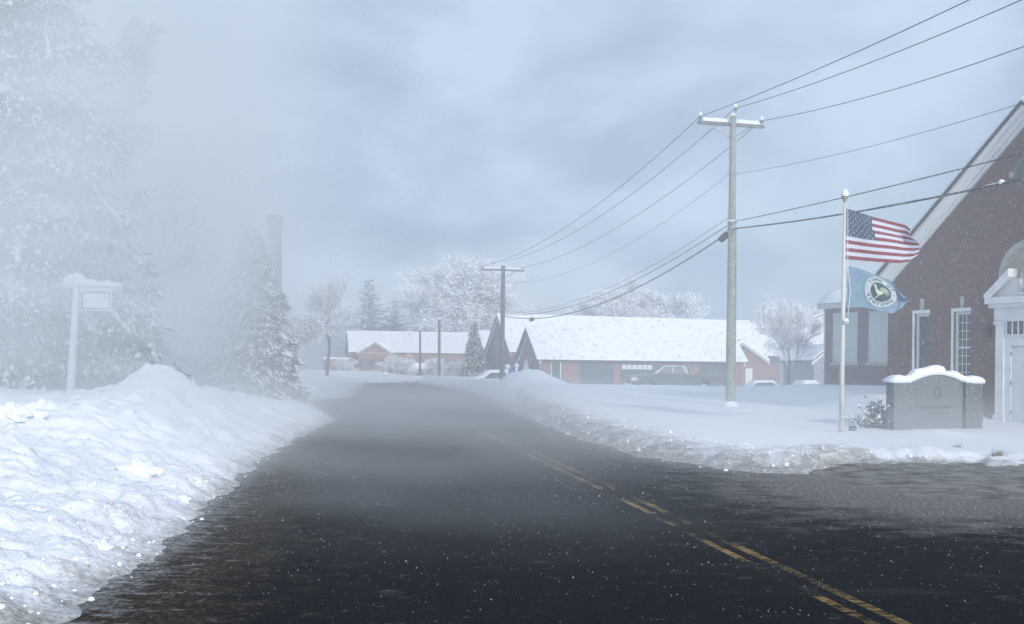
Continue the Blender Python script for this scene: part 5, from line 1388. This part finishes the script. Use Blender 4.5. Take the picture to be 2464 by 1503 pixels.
b = P(1092, 222); conifer(0, b, Hof(1092, 730, 222, b), 7.0, 24, 'shorter dark pine right of the thicker distant pole', nb=100, dens=1.6, snow=.35, droop=.25, sparse=.15, bare=.1)
b = P(1140, 108); conifer(0, b, Hof(1140, 775, 108, b), 1.1, 22, 'dark columnar juniper beside the brick annex', nb=80, dens=1.3, snow=.95, droop=.7, name='juniper', bare=.0)
b = P(1165, 205); bare_tree(b, Hof(1160, 592, 205, b), 31, 'large frosted tree rising behind the far utility pole', wide=1.5, spread=.72, depth=7, puff=.16, rmin=.022, snow_thr=-.3, first=.16, trunk_r=.4)
b = P(1245, 212); bare_tree(b, Hof(1250, 640, 212, b), 37, 'frosted tree right of the far utility pole', wide=1.35, spread=.7, depth=7, puff=.16, rmin=.022, snow_thr=-.3, first=.16, trunk_r=.35)
b = P(1545, 150); bare_tree(b, Hof(1545, 652, 150, b), 32, 'broad frosted tree rising behind the long snowy roof', spread=.85, depth=7, puff=.11, rmin=.022, snow_thr=-.35, first=.15, trunk_r=.4)
b = P(1925, 120); bare_tree(b, Hof(1925, 712, 120, b), 33, 'frosted tree behind the pale house', spread=.75, depth=6, puff=.08, rmin=.022, snow_thr=-.3, first=.15)
bx = ground(1893, 952, .42); b = (bx.x, bx.y, gz(bx.x, bx.y)); bare_tree(b, Hof(1893, 735, bx.y, b), 34, 'young bare tree on the snowy lawn left of the wing', spread=.70, depth=6, puff=.012, rmin=.005, snow_thr=.1, trunk_r=.05, split=3, up=.4, first=.18)
b = P(787, 92); bare_tree(b, Hof(787, 650, 92, b), 44, 'foggy bare tree at the left of the road end', spread=.6, depth=6, puff=.035, rmin=.010, snow_thr=.3, trunk_r=.20, first=.28)
b = P(280, 33); bare_tree(b, Hof(300, 420, 33, b), 36, 'faint bare tree reaching over the hanging sign', spread=.7, depth=6, snow_thr=.0, trunk_r=.16, first=.25)
b = P(720, 62); bare_tree(b, Hof(720, 740, 62, b), 38, 'low bare tree right of the slender spruce', spread=.75, depth=6, puff=.06, rmin=.01, snow_thr=-.1, first=.2)
for i, (px, Y, h_, w_) in enumerate(((1030, 128, 5.2, .9), (1090, 126, 4.6, .9), (905, 132, 3.2, .9), (948, 128, 6.0, .8), (860, 140, 3.0, .9), (1005, 131, 3.6, 1.0), (1112, 122, 4.2, .9), (820, 120, 3.2, .9))):
    b = P(px, Y); b = (b[0], b[1], max(b[2], -.8))
    bare_tree(b, h_ * .62, 60 + i, ['frosted shrub between the two distant poles', 'frosted shrub right of the two distant poles', 'round frosted shrub before the block door', 'tall frosted shrub at the corner of the projecting gable', 'low frosted shrub left of the block door', 'frosted shrub left of the thin distant pole', 'frosted shrub beside the dark juniper', 'foggy frosted shrub left of the brick block'][i], puff=.035, rmin=.012, spread=w_, depth=5, snow_thr=-.4, group='frosted shrubs before the brick block', name='frosted_shrub', cat='shrub', trunk_r=.07, first=.12, split=4)
# small dark stump / hydrant at the road end
p = at(928, 921, 108); t = thing('marker_post', 'short dark post with a snowy top at the road end', 'post', p)
MB().tube([p - Vector((0, 0, .2)), p + Vector((0, 0, .75))], .16, 10).build('shaft', M['oldpole'], t)
MB().lathe(p + Vector((0, 0, .7)), [(.16, 0), (.22, .08), (.24, .18), (.16, .30), (.04, .36)], 12).build('snow_top', M['frost'], t, smooth=True)
# bush behind the monument
b = at(2122, 985, 29.5); b = (b.x, b.y, gz(b.x, b.y))
rng = np.random.default_rng(5); t = thing('snowy_bush', 'dark twiggy bush half buried in snow left of the monument', 'bush', b)
tw = MB(); SN = []
for k in range(150):
    a = rng.random() * 6.28; el = rng.random() ** .7 * 1.35; L_ = .42 + .30 * rng.random()
    d = Vector((math.cos(a) * math.cos(el), math.sin(a) * math.cos(el), math.sin(el) * .9)); p0 = Vector(b) + Vector((rng.normal() * .12, rng.normal() * .12, 0))
    p1 = p0 + d * L_ * .6; p2 = p1 + (d + Vector((rng.normal() * .4, rng.normal() * .4, rng.normal() * .3))) * L_ * .5
    tw.tube([p0, p1, p2], [.012, .009, .004], 4, cap=False)
    for q in (p1, p2):
        for j in range(5): c_ = q + Vector(rng.normal(size=3) * .05); tw.add([c_, c_ + Vector(rng.normal(size=3) * .035), c_ + Vector(rng.normal(size=3) * .035)], [(0, 1, 2)])
        if rng.random() < .6:
            r_ = .035 + .05 * rng.random(); c0_ = np.array(q) + np.array([0, 0, .02]); R5 = [c0_ + np.array([math.cos(j * 1.2566) * r_ * (.7 + .6 * rng.random()), math.sin(j * 1.2566) * r_ * (.7 + .6 * rng.random()), -.015]) for j in range(5)]
            for j in range(5): SN.append(np.stack([c0_ + np.array([0, 0, r_ * .8]), R5[j], R5[(j + 1) % 5]]))
tw.build('twigs', M['shrub'], t); tri_object('snow_load', np.array(SN), None, [M['frost']], t)

# ------------------------------------------------------------------ snow clods on the left bank and along the kerb
def clod(mb, c, r, rng, mat_=0):
    V = []; n1_, n2_ = 6, 4
    ph = rng.random(3) * 6
    for j in range(n2_ + 1):
        th = math.pi * j / n2_
        for k in range(n1_):
            a = 2 * math.pi * k / n1_; rr_ = r * (.75 + .5 * rng.random())
            V.append((c[0] + rr_ * math.sin(th) * math.cos(a), c[1] + rr_ * math.sin(th) * math.sin(a), c[2] + rr_ * .8 * math.cos(th)))
    mb.add(V, [(j * n1_ + k, (j + 1) * n1_ + k, (j + 1) * n1_ + (k + 1) % n1_, j * n1_ + (k + 1) % n1_) for j in range(n2_) for k in range(n1_)], mat_)
rng = np.random.default_rng(77)
cm = MB()
N_ = 5000
cxs = rng.uniform(-9, -2.2, N_); cys = 6 + 22 * rng.random(N_) ** 1.3
ds = road_dist(cxs, cys); hs_ = height(cxs, cys)
for i in range(N_):
    if ds[i] < -.08 or rng.random() > math.exp(-max(ds[i], 0) / 1.5) + .06: continue
    r = .006 + .022 * rng.random() ** 4
    clod(cm, (cxs[i], cys[i], max(hs_[i], 0) + r * .1), r, rng, 0 if rng.random() < .85 else 1)
cxs = rng.uniform(.5, 8, N_); cys = 16 + 20 * rng.random(N_)
ds = road_dist(cxs, cys); hs_ = height(cxs, cys)
for i in range(N_):
    if ds[i] < -.3 or ds[i] > 1.8 or rng.random() > .28: continue
    r = .010 + .05 * rng.random() ** 5
    clod(cm, (cxs[i], cys[i], max(hs_[i], 0) + r * .1), r, rng, 0 if rng.random() < .7 else 1)
tag(cm.build('snow_crumbs', [M['snow'], M['clod']], smooth=True), 'loose crumbs of snow strewn over the ploughed banks', 'snow', kind='stuff')
big = [(330, 1135, .24, .55, 'big half buried snow block low on the left bank'), (60, 995, .24, .95, 'wide snow chunk high on the left bank near the frame edge'), (242, 1322, .085, .12, 'round white snowball near the bottom of the left bank'),
       (440, 1206, .07, .10, 'rounded grey snow chunk at the edge of the asphalt'), (105, 985, .22, .98, 'snow chunk beside the widest one on the left bank'), (30, 1010, .2, .9, 'snow chunk at the very left edge of the bank')]
for (px, py, r, z, lb) in big:
    # march along the view ray to the snow
    for Yv in np.arange(5, 40, .1):
        q = at(px, py, Yv)
        if gz(q.x, q.y) > q.z: break
    bm_ = bmesh.new(); bmesh.ops.create_icosphere(bm_, subdivisions=5 if r > .15 else 4, radius=r)
    for v in bm_.verts:
        n_ = v.co.normalized(); f_ = 1 + .18 * math.sin(n_.x * 5 + px) * math.cos(n_.y * 6 + py) + .10 * math.sin(n_.z * 9 + n_.x * 7) + 2.2 * float(fbm(np.array([n_.x * 4 + px + n_.z * 2.3]), np.array([n_.y * 4 + n_.z * 3.1]), 4, 7)[0]) * .12
        v.co = Vector((v.co.x * f_ * 1.15, v.co.y * f_, v.co.z * f_ * .75))
    me_ = bpy.data.meshes.new('snow_chunk'); bm_.to_mesh(me_); bm_.free(); me_.materials.append(M['ground'])
    me_.polygons.foreach_set('use_smooth', np.ones(len(me_.polygons), bool))
    o = bpy.data.objects.new('snow_chunk', me_); COL.objects.link(o); o.location = (q.x, q.y, gz(q.x, q.y) - r * .30); tag(o, lb, 'snow chunk', 'snow chunks on the left bank')
# dry grass tufts poking out of the right lawn
for i, (px, py, s_) in enumerate(((2402, 1108, 1.0), (2306, 1080, .6))):
    q = ground(px, py, .06); q.z = gz(q.x, q.y); rng2 = np.random.default_rng(i); TR = []
    for k in range(90):
        d = np.array([rng2.normal() * .5, rng2.normal() * .5, 1.0]); c_ = np.array(q) + np.array([rng2.normal() * .05, rng2.normal() * .04, -.02]); w_ = rnd_unit(rng2, 1)[0] * .006
        TR.append(np.stack([c_ - w_, c_ + w_, c_ + d * (.06 + .10 * rng2.random()) * s_]))
    tag(tri_object('grass_tuft', np.array(TR), None, [M['leafbrown']], loc=q), ['brown grass tuft poking from the snow near the right edge', 'small faded grass tuft left of the brown one'][i], 'grass tuft', 'grass tufts in the lawn snow')

# ------------------------------------------------------------------ the air: falling flakes, blown snow, haze
rng = np.random.default_rng(2024)
NF = 400000
Yf = 5.0 + 40 * rng.random(NF) ** 0.66
tx = rng.uniform(-.68, .68, NF); Xf = tx * Yf
Zf = rng.uniform(-.1, 1.0, NF) * (Yf * .42 + 1.6)
keep = Zf > 0.05; Xf, Yf, Zf = Xf[keep], Yf[keep], Zf[keep]; NF = len(Xf)
C = np.stack([Xf, Yf, Zf], -1)
rad = (0.0009 + 0.0010 * rng.random(NF) ** 4)[:, None] * (1 + .05 * Yf[:, None])
wd = np.array([.75, -.2, -.62]) ; wd = wd / np.linalg.norm(wd)
lng = wd[None, :] * rad * (1.0 + 1.6 * rng.random((NF, 1))) + rng.normal(size=(NF, 3)) * rad * .25
s1_ = np.cross(wd, [0, 1, 0]); s1_ /= np.linalg.norm(s1_); s2_ = np.cross(wd, s1_)
a_, b_, c_, d_ = C + lng, C - lng, C + s1_ * rad, C - s1_ * rad
e_, f_ = C + s2_ * rad, C - s2_ * rad
T8 = []
for (p_, q_, r_) in ((a_, c_, e_), (a_, d_, c_), (b_, e_, c_), (a_, e_, b_)): T8.append(np.stack([p_, q_, r_], 1))
fl = tri_object('snowflakes', np.concatenate(T8), None, [M['flake']])
tag(fl, 'fine wind driven snowflakes filling the air', 'snow', kind='stuff')

def volume_material(name, build):
    m = bpy.data.materials.new(name); m.use_nodes = True; t = m.node_tree
    t.nodes.remove(t.nodes['Principled BSDF'])
    pv = t.nodes.new('ShaderNodeVolumePrincipled'); pv.inputs['Color'].default_value = (0.955, 0.985, 1.0, 1); pv.inputs['Anisotropy'].default_value = 0.25
    t.links.new(pv.outputs[0], t.nodes['Material Output'].inputs['Volume'])
    build(t, pv); return m
def haze_build(t, pv): pv.inputs['Density'].default_value = 0.0022
HZ = volume_material('haze', haze_build)
mb = MB(); mb.box((-2200, -450, -7), (2200, 2800, 27.5)); tag(mb.build('haze', HZ), 'pale winter haze over the whole place', 'haze', kind='stuff')

def blow_build(t, pv):
    c = t.nodes.new('ShaderNodeTexCoord'); s = t.nodes.new('ShaderNodeSeparateXYZ'); t.links.new(c.outputs['Object'], s.inputs[0])
    def mr(src, a, b, lo, hi, smooth=True):
        n = t.nodes.new('ShaderNodeMapRange'); n.interpolation_type = 'SMOOTHSTEP' if smooth else 'LINEAR'
        n.inputs[1].default_value = a; n.inputs[2].default_value = b; n.inputs[3].default_value = lo; n.inputs[4].default_value = hi; t.links.new(src, n.inputs[0]); return n.outputs[0]
    def mul(a, b):
        n = t.nodes.new('ShaderNodeMath'); n.operation = 'MULTIPLY'; t.links.new(a, n.inputs[0])
        if isinstance(b, float): n.inputs[1].default_value = b
        else: t.links.new(b, n.inputs[1])
        return n.outputs[0]
    def add(a, b):
        n = t.nodes.new('ShaderNodeMath'); n.operation = 'ADD'; t.links.new(a, n.inputs[0]); t.links.new(b, n.inputs[1]); return n.outputs[0]
    Xs, Ys, Zs = s.outputs
    ns = t.nodes.new('ShaderNodeTexNoise'); ns.inputs['Scale'].default_value = 0.16; ns.inputs['Detail'].default_value = 3; t.links.new(c.outputs['Object'], ns.inputs['Vector'])
    wm = t.nodes.new('ShaderNodeMapping'); wm.inputs['Scale'].default_value = (.35, .5, 1.0); wm.inputs['Rotation'].default_value = (0, .55, 0); t.links.new(c.outputs['Object'], wm.inputs[0])
    nw = t.nodes.new('ShaderNodeTexNoise'); nw.inputs['Scale'].default_value = .85; nw.inputs['Detail'].default_value = 4; nw.inputs['Distortion'].default_value = .6; t.links.new(wm.outputs[0], nw.inputs['Vector'])
    nf = mul(mr(ns.outputs['Fac'], .34, .64, .25, 1.6), mr(nw.outputs['Fac'], .36, .62, .45, 1.5))
    # lean: the cloud's right edge lies along X/Y = const, slid by height
    ang = t.nodes.new('ShaderNodeMath'); ang.operation = 'MULTIPLY_ADD'; ang.inputs[1].default_value = 0.262; t.links.new(Ys, ang.inputs[0]); t.links.new(Xs, ang.inputs[2])
    side = mr(ang.outputs[0], -3.0, 3.1, 1.0, 0.0)
    cloud = mul(mul(mul(side, mr(Ys, 10.5, 20.5, 0, 1)), mr(Ys, 44, 62, 1, 0)), mul(mr(Zs, 10, 24, 1, .40), mr(Zs, 1.0, 5.0, .58, 1.0)))
    cloud = mul(mul(cloud, nf), .175)
    base_ = mul(mul(mr(Ys, 14, 26, 0, 1), mr(Ys, 50, 66, 1, 0)), .0135)
    cloud = add(cloud, base_)
    # low ground drift everywhere over the road
    low = mul(mul(mul(mr(Zs, 0.15, 1.5, 1, 0), mr(Ys, 6.6, 13, 0, 1)), mr(Ys, 40, 66, 1, 0)), mr(Xs, -1.5, 4.5, 1, .30))
    low = mul(mul(low, nf), .064)
    t.links.new(add(cloud, low), pv.inputs['Density'])
BL = volume_material('blowing snow', blow_build)
mb = MB(); mb.box((-48, 6.5, -.5), (21, 68, 26)); tag(mb.build('blowing_snow', BL), 'cloud of snow blown across the left side of the road', 'blowing snow', kind='stuff')
